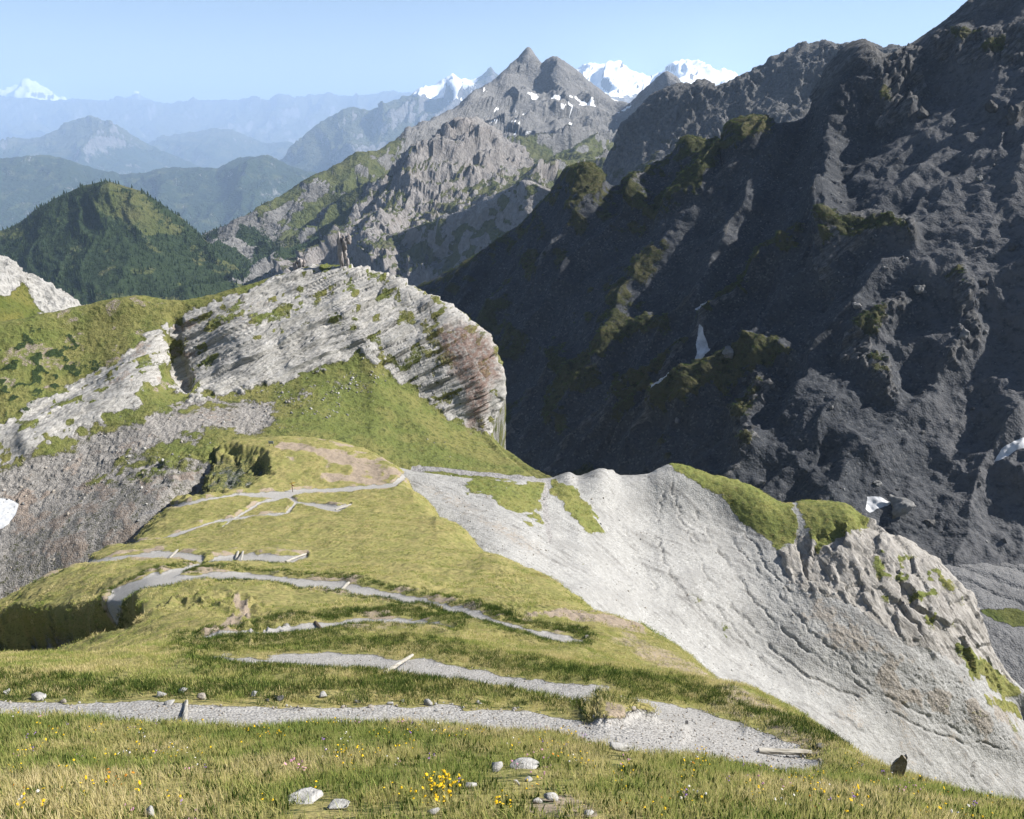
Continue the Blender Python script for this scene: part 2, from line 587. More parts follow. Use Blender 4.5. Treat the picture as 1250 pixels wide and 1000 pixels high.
PATHS = {
    'a': [(-80, 860, 7), (60, 860, 7), (120, 861, 8), (200, 866, 12), (300, 869, 12), (400, 867, 10), (500, 868, 11), (600, 873, 12), (680, 880, 12), (740, 892, 11), (800, 897, 17), (870, 895, 26), (920, 908, 24), (960, 921, 17), (1000, 930, 6)],
    'b': [(240, 796, 3), (300, 799, 7), (360, 801, 10), (430, 804, 12), (490, 809, 13), (560, 819, 12), (640, 833, 11), (720, 849, 11), (790, 863, 13), (850, 877, 18), (895, 893, 22)],
    'c': [(222, 779, 2.5), (280, 774, 4), (340, 768, 6), (390, 764, 7.5), (450, 760, 8), (505, 760, 6), (556, 766, 3)],
    'd': [(128, 738, 3), (150, 722, 9), (190, 707, 10), (215, 708, 7), (260, 704, 5.5), (300, 703, 6), (360, 711, 5), (420, 717, 5), (480, 727, 5), (540, 739, 5), (580, 750, 5.5), (630, 764, 5), (690, 777, 4), (714, 779, 2)],
    'e': [(140, 722, 5), (170, 712, 6), (205, 700, 4.5), (235, 691, 3), (258, 684, 2.5)],
    'f': [(22, 716, 2), (60, 700, 3), (100, 687, 3), (150, 680, 3.5), (190, 676, 4.5), (215, 677, 5), (245, 680, 4)],
    'g': [(262, 682, 2), (290, 681, 5), (330, 682, 4.5), (355, 682, 4), (374, 677, 1.5)],
    'h': [(125, 668, 1.0), (200, 655, 1.5), (270, 635, 1.6), (300, 632, 2.0), (350, 626, 1.8), (362, 612, 1.5), (352, 606, 2.5)],
    'i': [(170, 627, .9), (240, 612, 2.0), (290, 604, 1.8), (345, 604, 4.5), (372, 598, 2.4), (430, 596, 2.0), (480, 592, 3), (495, 580, 3), (512, 570, 2.5)],
    'k': [(366, 613, 1.8), (390, 617, 3), (412, 621, 3), (427, 616, 1)],
    'n': [(272, 642, .9), (296, 626, 1.4), (318, 613, 1.7), (345, 607, 2)],
    'l': [(505, 572, 3), (540, 573, 2.6), (600, 580, 2.8), (640, 584, 2.6), (668, 586, 3)],
    'm': [(672, 576, 2), (669, 588, 3.2), (664, 612, 3.4), (668, 640, 3.6), (672, 662, 2)],
}
vis = (gh.rid > 2.0) & (gh.rid < 11.4)
pd = np.full(px.shape, 1e9)
pid = np.full(px.shape, -1)
for n_, (k, v) in enumerate(PATHS.items()):
    q = poly_dist(px, py, v)
    lw = q < pd
    pd[lw] = q[lw]; pid[lw] = n_
jit = j2 * np.clip(120 / Yg, 1, 7)
pdj = np.where(vis, pd + jit * .8, 1e9)
pathm = sstep(1.2, -1.2, pdj)

# undulation, tussocks, terracettes
d = fbm(P / 26, 4) * .9 * near * np.clip(Yg / 90, .3, 1) + j5 * .30 * near + j2 * .13 * np.clip(Yg / 25, .35, 1)
d += fbm(P / .8, 3) * .07
d += np.abs(perlin(P * np.array([.12, .35, 1.1]))) * .45 * np.clip(Yg / 60 - .2, 0, 1) * (1 - pathm)
d *= np.clip((Yg - 4) / 22, .25, 1)
ter = perlin(P * np.array([.16, .9, .9])) + .6 * perlin(P * np.array([.4, 2.1, 2.1]) + 5)
d += ter * .17 * sstep(30, 90, Yg) * (1 - pathm)
# path bench: cut in, with a soft grassy rim along its edge
mpp = Yg / 800.0
pdm = pd * mpp
bench = sstep(.35, -.25, pdm)
rim = np.exp(-((pdm - .45) / .4) ** 2)
d = d * (1 - .8 * bench) - .30 * bench * np.clip(Yg / 20, .6, 1.5) + .16 * rim * (1 + .8 * j5) * sstep(10, 18, Yg)
# broken turf patches (dark clods with soil)
CL = [(240, 735, 14), (290, 742, 16), (330, 757, 14), (265, 760, 12)]
clod = sstep(16, -4, poly_dist(px, py, [(200, 735, 4), (250, 738, 8), (300, 740, 10), (340, 758, 6), (290, 765, 6), (240, 778, 4)]) + j5 * 12) * vis
d += clod * (ridged(P / 2.2, 3) * .55)
soil = np.zeros(px.shape)
soil = np.maximum(soil, sstep(5, -3, poly_dist(px, py, [(225, 782, 2), (260, 768, 3), (300, 745, 5), (290, 733, 3)]) + j5 * 6))
soil = np.maximum(soil, sstep(3, -2, poly_dist(px, py, [(640, 752, 1), (690, 750, 3), (740, 757, 4), (785, 768, 3)]) + j5 * 5))
soil = np.maximum(soil, sstep(4, -3, poly_dist(px, py, [(395, 583, 5), (430, 585, 4), (455, 588, 4)]) + j5 * 3))
soil = np.maximum(soil, .8 * sstep(10, -10, poly_dist(px, py, [(345, 545, 6), (400, 556, 12), (450, 570, 14), (492, 582, 8)]) + j5 * 18))
soil = np.maximum(soil, .55 * sstep(14, -4, poly_dist(px, py, [(760, 770, 4), (840, 815, 8), (930, 870, 10), (1010, 915, 12), (1060, 935, 8)]) + j5 * 26))
soil = np.maximum(soil, .4 * sstep(8, -5, poly_dist(px, py, [(950, 928, 10), (1010, 930, 14), (1040, 935, 10)]) + j2 * 12))
soil = np.maximum(soil, sstep(6, -3, poly_dist(px, py, [(740, 880, 3), (790, 890, 6), (835, 893, 3)]) + j5 * 4) * .9)
# cut bank around the path corner
d += 1.0 * np.exp(-(poly_dist(px, py, [(735, 872, 4), (790, 878, 8), (830, 886, 4)]).clip(0) / 9) ** 2) * (1 - .7 * pathm) * .45
# hollows on the left flank
hol = sstep(12, -14, poly_dist(px, py, [(-60, 778, 22), (40, 768, 20), (100, 757, 14), (158, 745, 5)])) * vis
bk, be = blocks(P, (2.6, 2.6, 1.6), 21)
d -= hol * (7.0 + 1.8 * j5 + 2.6 * np.abs(fbm(P / 4.0 + 70, 4)) + 1.2 * bk)
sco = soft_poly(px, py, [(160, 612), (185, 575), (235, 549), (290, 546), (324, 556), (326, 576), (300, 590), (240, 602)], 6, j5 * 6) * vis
d -= sco * (5.0 + 1.2 * j5 + .8 * bk)
soil = np.maximum(soil, .72 * np.exp(-(pdm.clip(0) / .7) ** 2) * sstep(-.05, .35, j5) * (Yg > 40))
soil = np.maximum(soil, .8 * sstep(10, -4, poly_dist(px, py, [(655, 990, 14), (690, 992, 18), (720, 1000, 12)]) + j2 * 14))
soil *= vis & (pathm < .5)
gh.push(d)
gr = np.ones(px.shape)
gr -= .8 * hol * sstep(-.45, .05, j5 + .5 * j2)
gr -= .30 * clod
gr -= .55 * sco * sstep(-.3, .2, j5)
gh.m1[..., 0] = np.clip(gr, 0, 1) * (1 - pathm)
gh.m1[..., 1] = np.maximum(.85 * hol * sstep(-.3, .1, j5 + .5 * j2), .6 * sco)
gh.m1[..., 2] = pathm
gh.m2[..., 0] = np.clip(soil, 0, 1)
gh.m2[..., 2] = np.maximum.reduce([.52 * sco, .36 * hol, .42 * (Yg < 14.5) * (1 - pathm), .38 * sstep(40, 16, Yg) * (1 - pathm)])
gh_mat = terrain_mat("hillside_turf", .03, gstretch=(.4, 1, 1), grass=((.40, .345, .145), (.295, .29, .10), (.14, .15, .05)),
                     gravel=((.40, .385, .365), (.54, .525, .505)), extra=(.40, .325, .25))
fm_path = facemask(pathm) > .5
pidf = pid[:-1, :-1]
names = list(PATHS)
parts = [("hillside", ~fm_path, dict(kind='structure', label='sunlit grassy hillside falling away to the saddle'))]
plabel = dict(a='stony grey footpath edged with loose stones above the foreground meadow', b='grey gravel path branch shaded by its grassy rim',
              c='short gravel path with one tilted timber water bar', d='long gravel zigzag running down to a log at its corner', e='gravel fork above the dark hollow',
              f='pale path leaving along the left brow', g='short gravel terrace with a pair of timber bars', h='thin pale trail towards the signpost',
              i='trail through the signpost junction on the saddle', k='small gravel corner below the junction', n='short worn link trail climbing to the signpost junction', l='trail along the foot of the green shoulder', m='trail dropping beside the pale scree')
for n_, k in enumerate(names[:11]):
    parts.append(("path", fm_path & (pidf == n_), dict(kind='structure', label=plabel[k])))
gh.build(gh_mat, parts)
gh_pathm, gh_soil, gh_hol, gh_vis = pathm, soil, hol, vis

# ---- 2. rocky knoll with its grass apron and the basin on the left -----------------------------
KN_crest = [(-700, 460, 270), (-200, 428, 292), (0, 393, 310), (100, 373, 328), (170, 361, 336), (215, 367, 340), (290, 351, 352), (350, 334, 364), (400, 324, 370), (450, 331, 371), (510, 353, 366), (562, 381, 357), (600, 414, 347), (617, 470, 337), (601, 527, 327), (637, 562, 305), (674, 583, 282)]
KN_up = [(-700, 500, 262), (-200, 460, 280), (0, 430, 298), (100, 410, 316), (172, 395, 324), (216, 398, 332), (290, 380, 338), (352, 362, 350), (404, 352, 356), (454, 362, 356), (508, 385, 350), (550, 408, 342), (580, 440, 334), (596, 482, 328), (600, 529, 324.5), (634, 563, 302), (671, 586, 279.5)]
KN_mid = [(-700, 560, 245), (-200, 520, 262), (0, 490, 278), (100, 468, 296), (180, 445, 306), (218, 445, 322), (294, 430, 320), (364, 412, 330), (420, 392, 338), (462, 405, 338), (508, 430, 335), (546, 455, 331), (572, 478, 327), (590, 505, 324), (598, 531, 322.5), (631, 565, 300.5), (668, 588, 277.5)]
KN_foot = [(-700, 690, 205), (-200, 620, 232), (0, 565, 252), (100, 532, 268), (190, 493, 285), (232, 489, 294), (300, 479, 304), (375, 453, 318), (440, 433, 328), (475, 456, 326), (510, 484, 323), (545, 507, 321), (570, 520, 320), (587, 529, 320), (597, 533.5, 319), (628, 567, 299), (665, 590, 276)]
KN_ap1 = [(-700, 780, 190), (-200, 690, 212), (0, 640, 229), (100, 600, 240), (190, 560, 252), (240, 540, 262), (310, 525, 274), (390, 505, 290), (450, 500, 302), (490, 520, 298), (530, 540, 290), (560, 553, 287), (590, 562, 285), (610, 567, 284), (622, 570, 283), (645, 580, 279), (667, 593, 273)]
KN_ap2 = [(-700, 880, 170), (-200, 760, 190), (0, 708, 205), (100, 662, 213), (190, 622, 222), (240, 592, 238), (310, 572, 248), (390, 560, 260), (450, 565, 264), (490, 572, 266), (530, 577, 267), (560, 581, 267), (590, 586, 267), (610, 590, 267), (625, 593, 267), (647, 600, 265), (668, 606, 263)]
KN_ap3 = off(KN_ap2, 70, .93)
KN_back = off(KN_crest, 50, 1.16)
KN_back2 = off(KN_crest, 190, 1.55)
KN = [KN_back2, KN_back, KN_crest, KN_up, KN_mid, KN_foot, KN_ap1, KN_ap2, KN_ap3]
kn = Sheet(KN, step=1.5, vis_rows=(2, 7))
px, py, P = kn.px, kn.py, kn.P
v2 = kn.rid > 1.9
j3 = fbm(P / 3.0, 3); j8 = fbm(P / 9.0 + 7, 3)
jp = (j3 * 5 + j8 * 8)
rockp = [(208, 402), (236, 378), (300, 362), (345, 336), (400, 316), (500, 335), (610, 400), (640, 480), (600, 531), (540, 503), (472, 452), (440, 432), (376, 455), (300, 480), (232, 489), (212, 470)]
rockl = [(-400, 690), (-100, 612), (0, 566), (60, 548), (120, 522), (190, 478), (204, 440), (202, 398), (186, 408), (150, 436), (110, 462), (50, 486), (0, 520), (-100, 572), (-400, 650)]
rock = np.maximum(soft_poly(px, py, rockp, 6, jp), soft_poly(px, py, rockl, 5, jp))
rock = np.where(v2, rock, .6)
slab = soft_poly(px, py, [(232, 486), (260, 450), (310, 425), (360, 405), (420, 400), (430, 420), (376, 454), (300, 480)], 10)
nb = np.array([-.43, .13, .89]); nb /= np.linalg.norm(nb)
tb = np.array([1, .49, .41]); tb -= nb * (tb @ nb); tb /= np.linalg.norm(tb)
s_ = P @ nb + fbm(P / 34, 2) * 1.8 + fbm(P / 8, 2) * .22


def strata(s, T, sharp=.82, seed=0):
    q = s / T
    k = np.floor(q)
    f = q - k
    r = np.modf(np.sin(k * 12.9898 + seed) * 43758.5453)[0]
    prof = np.where(f < sharp, f / sharp, (1 - f) / (1 - sharp))
    return prof * (.55 + .45 * np.abs(r))


fr_ = np.array([tb, np.cross(nb, tb), nb])
Pw = P + np.stack([j8, j8 * .5, fbm(P / 11 + 60, 3)], -1) * 1.4
b1, e1 = blocks(Pw, (24, 12, 3.0), 1, fr_, .22)
b2, e2 = blocks(Pw, (9, 5, 1.15), 2, fr_, .28)
b3, e3 = blocks(P, (3.0, 2.2, .62), 3, fr_, .4)
s_ = -s_
st1, st2 = strata(s_, 6.4, .93), strata(s_ + .12 * j3, 2.3, .90, 4)
ledge = np.clip(sstep(.80, .97, np.modf(s_ / 6.4 + 500)[0]) + .6 * sstep(.86, .98, np.modf((s_ + .12 * j3) / 2.3 + 500)[0]), 0, 1)
bm_ = (.55 + .45 * sstep(-.25, .25, fbm(P / 18 + 77, 2))) * (1 - .7 * sstep(525, 575, px)) * np.where(px < 205, .55, 1)
lf = np.where(px < 205, .25, 1.0)
d = rock * (st1 * 2.9 * bm_ + st2 * .9 * bm_ + lf * b1 * .5 + b2 * .2 + b3 * .06 - lf * .25 * sstep(.06, 0, e1))
d += rock * (fbm(P / 16 + 3, 2) * .9)
d += (1 - rock) * (j8 * .5 + j3 * .22)
# big joint gully at (215, 420)
gul = np.exp(-(poly_dist(px, py, [(216, 398, 1), (211, 420, 4), (218, 450, 5), (228, 474, 2)]).clip(0) / 6) ** 2)
d -= gul * 4.0
d += np.exp(-(poly_dist(px, py, [(198, 400, 2), (192, 440, 5), (150, 475, 8), (120, 500, 8), (40, 540, 8)]).clip(0) / 14) ** 2) * 3.0
d *= np.where(v2, 1, .5)
# rubble hummocks under the cliff
rub = soft_poly(px, py, [(-100, 640), (0, 572), (100, 540), (190, 500), (240, 492), (330, 490), (345, 520), (280, 530), (230, 535), (170, 560), (60, 610), (-50, 690)], 14, jp * 1.5)
rub2 = soft_poly(px, py, [(300, 485), (380, 458), (440, 436), (470, 455), (430, 480), (380, 505), (310, 520)], 12, jp * 2) * sstep(-.1, .35, j8 + .15)
d += rub * np.abs(fbm(P / 2.5 + 5, 3)) * .7 + rub2 * np.abs(fbm(P / 2.0 + 5, 3)) * .5
snowl = soft_poly(px, py, [(-60, 600), (-10, 608), (12, 610), (24, 616), (20, 630), (6, 645), (-20, 652), (-60, 650)], 1.5) * (kn.rid > 5)
kn.push(d * (1 - snowl) + .5 * snowl)
base = soft_poly(px, py, [(-300, 760), (-300, 700), (0, 600), (90, 585), (180, 575), (240, 560), (290, 590), (260, 650), (0, 760)], 14, jp * 1.5)
dark = soft_poly(px, py, [(150, 590), (190, 560), (260, 540), (320, 545), (330, 570), (300, 590), (230, 600)], 10, jp)
kn.push(dark * (fbm(P / 4.5, 4) * 1.2))
gpatch = np.clip(sstep(.18, .42, j8 + .3 * j3) * .55 + .75 * ledge * sstep(-.15, .3, j8 + .5 * j3), 0, 1)
grass = np.clip(1 - rock * (1 - gpatch * (1 - slab)) - .75 * rub - .6 * rub2 * sstep(-.15, .1, j3) - base * .62, 0, 1)
brn = soft_poly(px, py, [(230, 392), (300, 358), (330, 350), (350, 380), (300, 420), (250, 445), (225, 430)], 12, jp)
pk = np.full(px.shape, 1e9)
for k in ('l', 'm', 'i'):
    pk = np.minimum(pk, poly_dist(px, py, PATHS[k]))
pk = sstep(1.2, -1.0, pk + j3) * (kn.rid > 5)
shr = soft_poly(px, py, [(-300, 420), (0, 405), (70, 410), (130, 440), (80, 480), (0, 515), (-300, 600)], 20, jp * 2) * sstep(.0, .35, fbm(P / 5 + 15, 3)) * (kn.rid > 2)
kn.m2[..., 2] = .75 * shr
kn.push(shr * .5)
kn.m1[..., 0] = grass * (1 - pk)
kn.m1[..., 1] = np.clip(rock, 0, 1) * (1 - pk)
kn.m1[..., 2] = pk
kn.m1[..., 3] = soft_poly(px, py, [(535, 405), (575, 396), (605, 425), (607, 455), (594, 475), (590, 522), (574, 517), (570, 470), (540, 440)], 10, jp) * .85
kn.m2[..., 0] = np.clip(.55 * base * sstep(-.2, .3, j8) + .5 * rub * sstep(-.1, .4, j8) + .35 * brn + .5 * (py < 480) * (px < 240) * sstep(.05, .45, fbm(P / 8 + 33, 3)), 0, 1)
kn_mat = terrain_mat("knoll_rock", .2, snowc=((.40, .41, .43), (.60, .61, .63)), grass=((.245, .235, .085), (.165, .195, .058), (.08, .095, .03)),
                     rock=((.17, .16, .15), (.46, .445, .42), (.61, .595, .57)), scree=((.17, .162, .15), (.33, .31, .29), (.50, .48, .455)),
                     extra=(.33, .275, .235), tint=(.30, .19, .15), rock_rot=(0, math.radians(28), 0), rock_stretch=(.26, .5, 1.25), bump=.8)
snowl = soft_poly(px, py, [(-60, 600), (-10, 608), (12, 610), (24, 616), (20, 630), (6, 645), (-20, 652), (-60, 650)], 1.5) * (kn.rid > 5)
fs = facemask(snowl) > .5
pkf = facemask(pk) > .5
kn.m2[..., 1] = snowl
kn.build(kn_mat, [("ridge", ~fs & ~pkf, dict(kind='structure', label='pale layered rock ridge with grass apron and stony basin')),
                  ("path", pkf & (kn.px[:-1, :-1] > 505), dict(kind='structure', label=plabel['l'])),
                  ("path", pkf & (kn.px[:-1, :-1] <= 505), dict(kind='structure', label='worn trail where the ridge meets the saddle')),
                  ("snow_patch", fs, dict(label='white snow patch lying in the stony basin below the layered cliff', category='snow patch', group='snow patches'))])

# ---- 3. scree gully and the rock rib on its right ---------------------------------------------
SC_crest = [(360, 545, 285), (450, 562, 272), (520, 577, 262), (600, 585, 262), (672, 584, 276), (695, 576, 279), (705, 581, 280), (735, 572, 281), (760, 580, 285), (790, 578, 286), (805, 571, 287), (822, 566, 288), (870, 580, 284), (915, 592, 280), (960, 614, 275), (985, 611, 274), (1030, 614, 268), (1060, 636, 262), (1085, 648, 258), (1120, 668, 252), (1150, 685, 246), (1170, 706, 242), (1188, 735, 236), (1202, 765, 231), (1238, 830, 221), (1300, 880, 206), (1450, 960, 190), (1800, 1100, 170)]
SC1 = [(360, 600, 250), (450, 592, 250), (520, 602, 240), (600, 615, 236), (700, 632, 242), (800, 632, 264), (870, 640, 264), (960, 672, 248), (1060, 700, 231), (1120, 730, 224), (1170, 770, 218), (1240, 868, 211), (1300, 920, 203), (1450, 1000, 188), (1800, 1150, 165)]
SC2 = [(360, 680, 220), (520, 660, 207), (600, 660, 202), (700, 690, 206), (800, 700, 229), (900, 728, 228), (1000, 766, 214), (1100, 800, 205), (1170, 840, 201), (1240, 905, 197), (1300, 950, 201), (1450, 1040, 182), (1800, 1200, 160)]
SC3 = [(360, 760, 190), (600, 722, 170), (700, 724, 182), (800, 760, 200), (900, 800, 204), (1000, 840, 197), (1100, 870, 193), (1250, 948, 191), (1450, 1060, 196), (1800, 1240, 165)]
SC4 = [(360, 850, 160), (600, 790, 142), (700, 780, 156), (800, 810, 176), (900, 850, 179), (1000, 890, 180), (1100, 930, 181), (1250, 988, 183), (1450, 1095, 192), (1800, 1280, 165)]
SC5 = [(360, 950, 140), (700, 900, 122), (900, 930, 149), (1000, 960, 163), (1100, 990, 169), (1250, 1050, 175), (1450, 1160, 186), (1800, 1330, 165)]
SC6 = [(360, 1150, 110), (700, 1050, 95), (900, 1080, 120), (1000, 1120, 130), (1100, 1150, 138), (1250, 1250, 150), (1450, 1350, 155), (1800, 1500, 140)]
SC7 = [(360, 1500, 70), (700, 1500, 62), (900, 1500, 75), (1000, 1520, 82), (1100, 1560, 88), (1250, 1650, 95), (1450, 1750, 105), (1800, 1900, 100)]
SCb = off(SC_crest, 60, 1.12)
SCb2 = off(SC_crest, 170, 1.3)
scs = Sheet([SCb2, SCb, SC_crest, SC1, SC2, SC3, SC4, SC5, SC6, SC7], xs=cols(365, 1302, 1.5, 361, 1800, 12), step=1.5, vis_rows=(2, 6))
px, py, P = scs.px, scs.py, scs.P
v2 = scs.rid > 1.9
j3 = fbm(P / 3.0, 3); j8 = fbm(P / 9.0 + 7, 3); jp = j3 * 4 + j8 * 7
ribp = [(950, 668), (985, 655), (1040, 640), (1062, 628), (1130, 655), (1180, 690), (1215, 760), (1250, 830), (1225, 842), (1180, 812), (1130, 792), (1085, 775), (1040, 738), (1000, 728), (965, 712)]
rock = soft_poly(px, py, ribp, 7, jp) * v2
rock = np.where(v2, rock, .7 * (px > 1060))
nb2 = np.array([.80, -.18, .40]); nb2 /= np.linalg.norm(nb2)
s2 = P @ nb2 + fbm(P / 16, 3) * 1.4
fr2 = np.array([[.80, -.18, .55], [.2, .97, 0], [-.55, .1, .82]])
Pw = P + np.stack([j8, j8 * .5, fbm(P / 11 + 60, 3)], -1) * 1.6
b1, e1 = blocks(Pw, (5.5, 11, 22), 11, fr2, .45)
b2, e2 = blocks(P, (1.9, 4, 7), 12, fr2, .4)
d = rock * (b1 * 1.5 + b2 * .45 + fbm(P / 12, 4) * 1.0 - .5 * sstep(.06, 0, e1) * sstep(-.2, .2, j8))
g1 = soft_poly(px, py, [(806, 560), (850, 560), (915, 580), (962, 606), (974, 632), (966, 664), (948, 674), (930, 656), (905, 632), (880, 606), (845, 588), (826, 578)], 3, jp * .6)
g1 = np.maximum(g1, soft_poly(px, py, [(972, 604), (1032, 604), (1064, 630), (1052, 648), (1030, 648), (1012, 662), (998, 680), (988, 650), (976, 625)], 3, jp * .7))
g1 = np.where(v2, g1, (px > 820) & (px < 1060))
g2 = soft_poly(px, py, [(1168, 786), (1200, 805), (1250, 842), (1260, 852), (1225, 850), (1185, 820)], 4, jp) + soft_poly(px, py, [(1205, 850), (1235, 860), (1245, 875), (1222, 868)], 4, jp)
g3 = soft_poly(px, py, [(672, 586), (700, 592), (718, 615), (736, 648), (722, 652), (700, 632), (684, 612), (672, 602)], 3, jp * .7)
g4 = soft_poly(px, py, [(560, 582), (664, 590), (664, 646), (640, 632), (600, 610)], 4, jp * 1.5) * .9
g5 = .8 * soft_poly(px, py, [(680, 650), (720, 700), (690, 660), (660, 640)], 5, jp) * sstep(0, .3, j3)
g6 = .75 * soft_poly(px, py, [(1060, 660), (1150, 690), (1190, 760), (1120, 770), (1070, 720)], 10) * sstep(.22, .42, fbm(P / 6 + 3, 3))
g7 = .62 * soft_poly(px, py, [(1080, 850), (1180, 850), (1250, 880), (1250, 920), (1120, 890)], 10, jp) * sstep(.05, .4, j8)
g8 = .62 * soft_poly(px, py, [(820, 690), (900, 770), (1000, 850), (1080, 880), (1000, 870), (880, 800)], 8, jp) * sstep(.15, .5, j8)
grass = np.clip(np.maximum.reduce([g1, g2, g3, g4, g5, g6, g7, g8]), 0, 1)
d += grass * (.1 + .3 * j3)
# erosion rills down the fan
rills = [
    [(812, 600, 1.2), (800, 640, 1.6), (812, 690, 1.6), (840, 730, 1.4), (880, 770, 1.2), (930, 800, 1)],
    [(850, 625, 1), (870, 660, 1.4), (905, 710, 1.8), (940, 755, 2.0), (985, 795, 2.2), (1040, 830, 2.2), (1070, 852, 1.6)],
    [(838, 650, .8), (862, 700, 1.4), (900, 745, 1.8), (940, 790, 2.0), (985, 825, 2.2), (1050, 852, 1.6)],
    [(885, 650, .8), (920, 690, 1.2), (948, 725, 1.6), (990, 770, 1.6), (1030, 805, 1.8), (1068, 845, 1.4)],
    [(875, 740, 1), (910, 785, 1.6), (940, 815, 1.6), (955, 822, 1.2)],
    [(960, 855, 1), (1010, 868, 1.8), (1040, 885, 1.6), (1060, 895, 1)],
    [(1080, 850, 1.2), (1120, 868, 1.4), (1160, 885, 1.6), (1190, 905, 1.6), (1230, 915, 1)],
    [(1090, 870, 1), (1130, 890, 1.6), (1180, 908, 1.4)],
    [(905, 640, .8), (935, 690, 1.2), (970, 730, 1.2)],
    [(760, 640, .8), (790, 700, 1.2), (815, 740, 1.2), (860, 790, 1)],
    [(820, 590, .8), (835, 640, 1.2), (850, 660, 1)],
    [(1190, 930, 2.0), (1186, 950, 3.0), (1183, 968, 2)],
]
rl = np.zeros(px.shape)
for r in rills:
    q = poly_dist(px + j3 * 5 + j8 * 5, py + j8 * 4.0, [(a_, b_, c_ * .45) for a_, b_, c_ in r])
    rl = np.maximum(rl, sstep(1.5, -.6, q) * sstep(-.55, -.05, j8 + .4 * j3))
    d += .06 * np.exp(-((q - 4) / 2.5) ** 2) * v2
# finer flow lines: noise drawn out along the fall line
ax = np.array([.72, -.45, -.53]); ax /= np.linalg.norm(ax)
cx_ = np.cross(ax, [0, 0, 1]); cx_ /= np.linalg.norm(cx_)
flow = np.stack([(P @ cx_) * .42 + j8 * .3, (P @ ax) * .03, P[..., 2] * .01], -1)
fl = ridged(flow, 4)
scr = (1 - rock) * (1 - grass)
d += scr * (fl * .09 + fbm(P / 1.6, 3) * .07 + j8 * .4)
d -= rl * .5 * scr
d += (1 - rock) * np.where(v2, 0, j8)
bl = soft_poly(px, py, [(930, 690), (1010, 720), (1090, 780), (1170, 820), (1240, 860), (1240, 910), (1130, 880), (1040, 820), (960, 760)], 20, jp * 2)
d += bl * np.abs(fbm(P / 2.0 + 9, 3)) * .45
scs.push(d)
grass_bits = np.clip(grass, 0, 1)
pk = np.minimum.reduce([poly_dist(px, py, PATHS['l']), poly_dist(px, py, PATHS['m'])])
pk = sstep(1.2, -1.0, pk + j3) * (scs.rid > 1.95)
scs.m1[..., 0] = grass_bits * (1 - pk)
scs.m1[..., 1] = rock * (1 - np.clip(g2, 0, 1)) * (1 - .9 * g1)
scs.m1[..., 2] = np.maximum(pk, .0)
scs.m1[..., 3] = .8 * sstep(-.05, .45, fl + .25 * j3) * scr * v2 * sstep(-.3, .3, j8 + .2) + .5 * rl * scr
scs.m2[..., 0] = np.clip(.60 * bl * sstep(-.4, .3, j8 + .1) + .45 * soft_poly(px, py, [(940, 800), (1100, 830), (1300, 900), (1300, 1000), (1100, 960), (1000, 900)], 40, jp * 2) * sstep(-.3, .3, j8) + .5 * soft_poly(px, py, [(480, 570), (560, 600), (660, 660), (700, 700), (640, 680), (560, 630), (500, 590)], 16, jp), 0, .8)
sc_mat = terrain_mat("scree_shale", .24, grass=((.27, .265, .09), (.195, .225, .065), (.10, .12, .034)),
                     scree=((.29, .285, .275), (.43, .425, .41), (.56, .555, .54)), rock=((.17, .155, .14), (.40, .375, .345), (.55, .53, .50)),
                     tint=(.21, .204, .195), extra=(.36, .325, .285), rock_rot=(0, math.radians(34), 0), rock_stretch=(2.2, .8, .5), gravel=((.33, .32, .31), (.48, .46, .45)), bump=.55)
rlf = facemask(pk) > .5
scs.build(sc_mat, [("scree_slope", ~rlf, dict(kind='structure', label='pale grey shale scree fan with erosion rills and a rock rib')),
                   ("path", rlf & (py[:-1, :-1] > 589), dict(kind='structure', label=plabel['m'])),
                   ("path", rlf & (py[:-1, :-1] <= 589), dict(kind='structure', label=plabel['l']))])

# ---- 4. valley floor ---------------------------------------------------------------------------
VF = [[(900, 600, 520), (1100, 640, 430), (1250, 676, 392), (1500, 700, 372), (2000, 760, 340)],
      [(900, 680, 430), (1100, 680, 390), (1250, 720, 352), (1500, 760, 330), (2000, 830, 300)],
      [(900, 760, 370), (1100, 740, 345), (1250, 775, 318), (1500, 820, 295), (2000, 900, 270)],
      [(900, 860, 320), (1100, 840, 300), (1250, 850, 285), (1500, 900, 265), (2000, 1000, 240)],
      [(900, 960, 290), (1100, 940, 270), (1250, 960, 250), (1500, 1000, 240), (2000, 1100, 210)]]
vf = Sheet(VF, xs=cols(905, 1302, 1.8, 901, 2000, 14), step=1.8)
px, py, P = vf.px, vf.py, vf.P
j8 = fbm(P / 14, 4)
ch = np.zeros(px.shape)
for r in ([(1120, 690, .8), (1165, 690, 1.4), (1200, 700, 1.4), (1260, 722, 1.2)], [(1130, 700, .8), (1190, 712, 1.2), (1250, 738, 1)], [(1150, 668, 1), (1200, 685, 1.4), (1250, 697, 1)]):
    ch = np.maximum(ch, sstep(1.6, -1.0, poly_dist(px, py + j8 * 3, r)))
vf.push(j8 * .8 + fbm(P / 3, 3) * .25 - ch * 1.6)
gp = soft_poly(px, py, [(1195, 745), (1230, 742), (1265, 748), (1270, 762), (1235, 766), (1205, 756)], 4, j8 * 6)
gp = np.maximum(gp, .62 * soft_poly(px, py, [(1070, 640), (1130, 655), (1200, 690), (1150, 690), (1090, 665)], 10) * sstep(-.1, .4, j8))
vf.m1[..., 0] = gp
vf.m2[..., 0] = .3 * sstep(0, .5, j8)
vf_mat = terrain_mat("valley_gravel", .38, grass=((.14, .15, .045), (.11, .14, .035), (.06, .075, .02)), scree=((.14, .14, .145), (.235, .235, .24), (.33, .33, .33)), extra=(.26, .24, .22))
vf.build(vf_mat, [("valley_floor", facemask(gp) > -1, dict(kind='structure', label='grey gravel valley floor with braided stream marks'))])

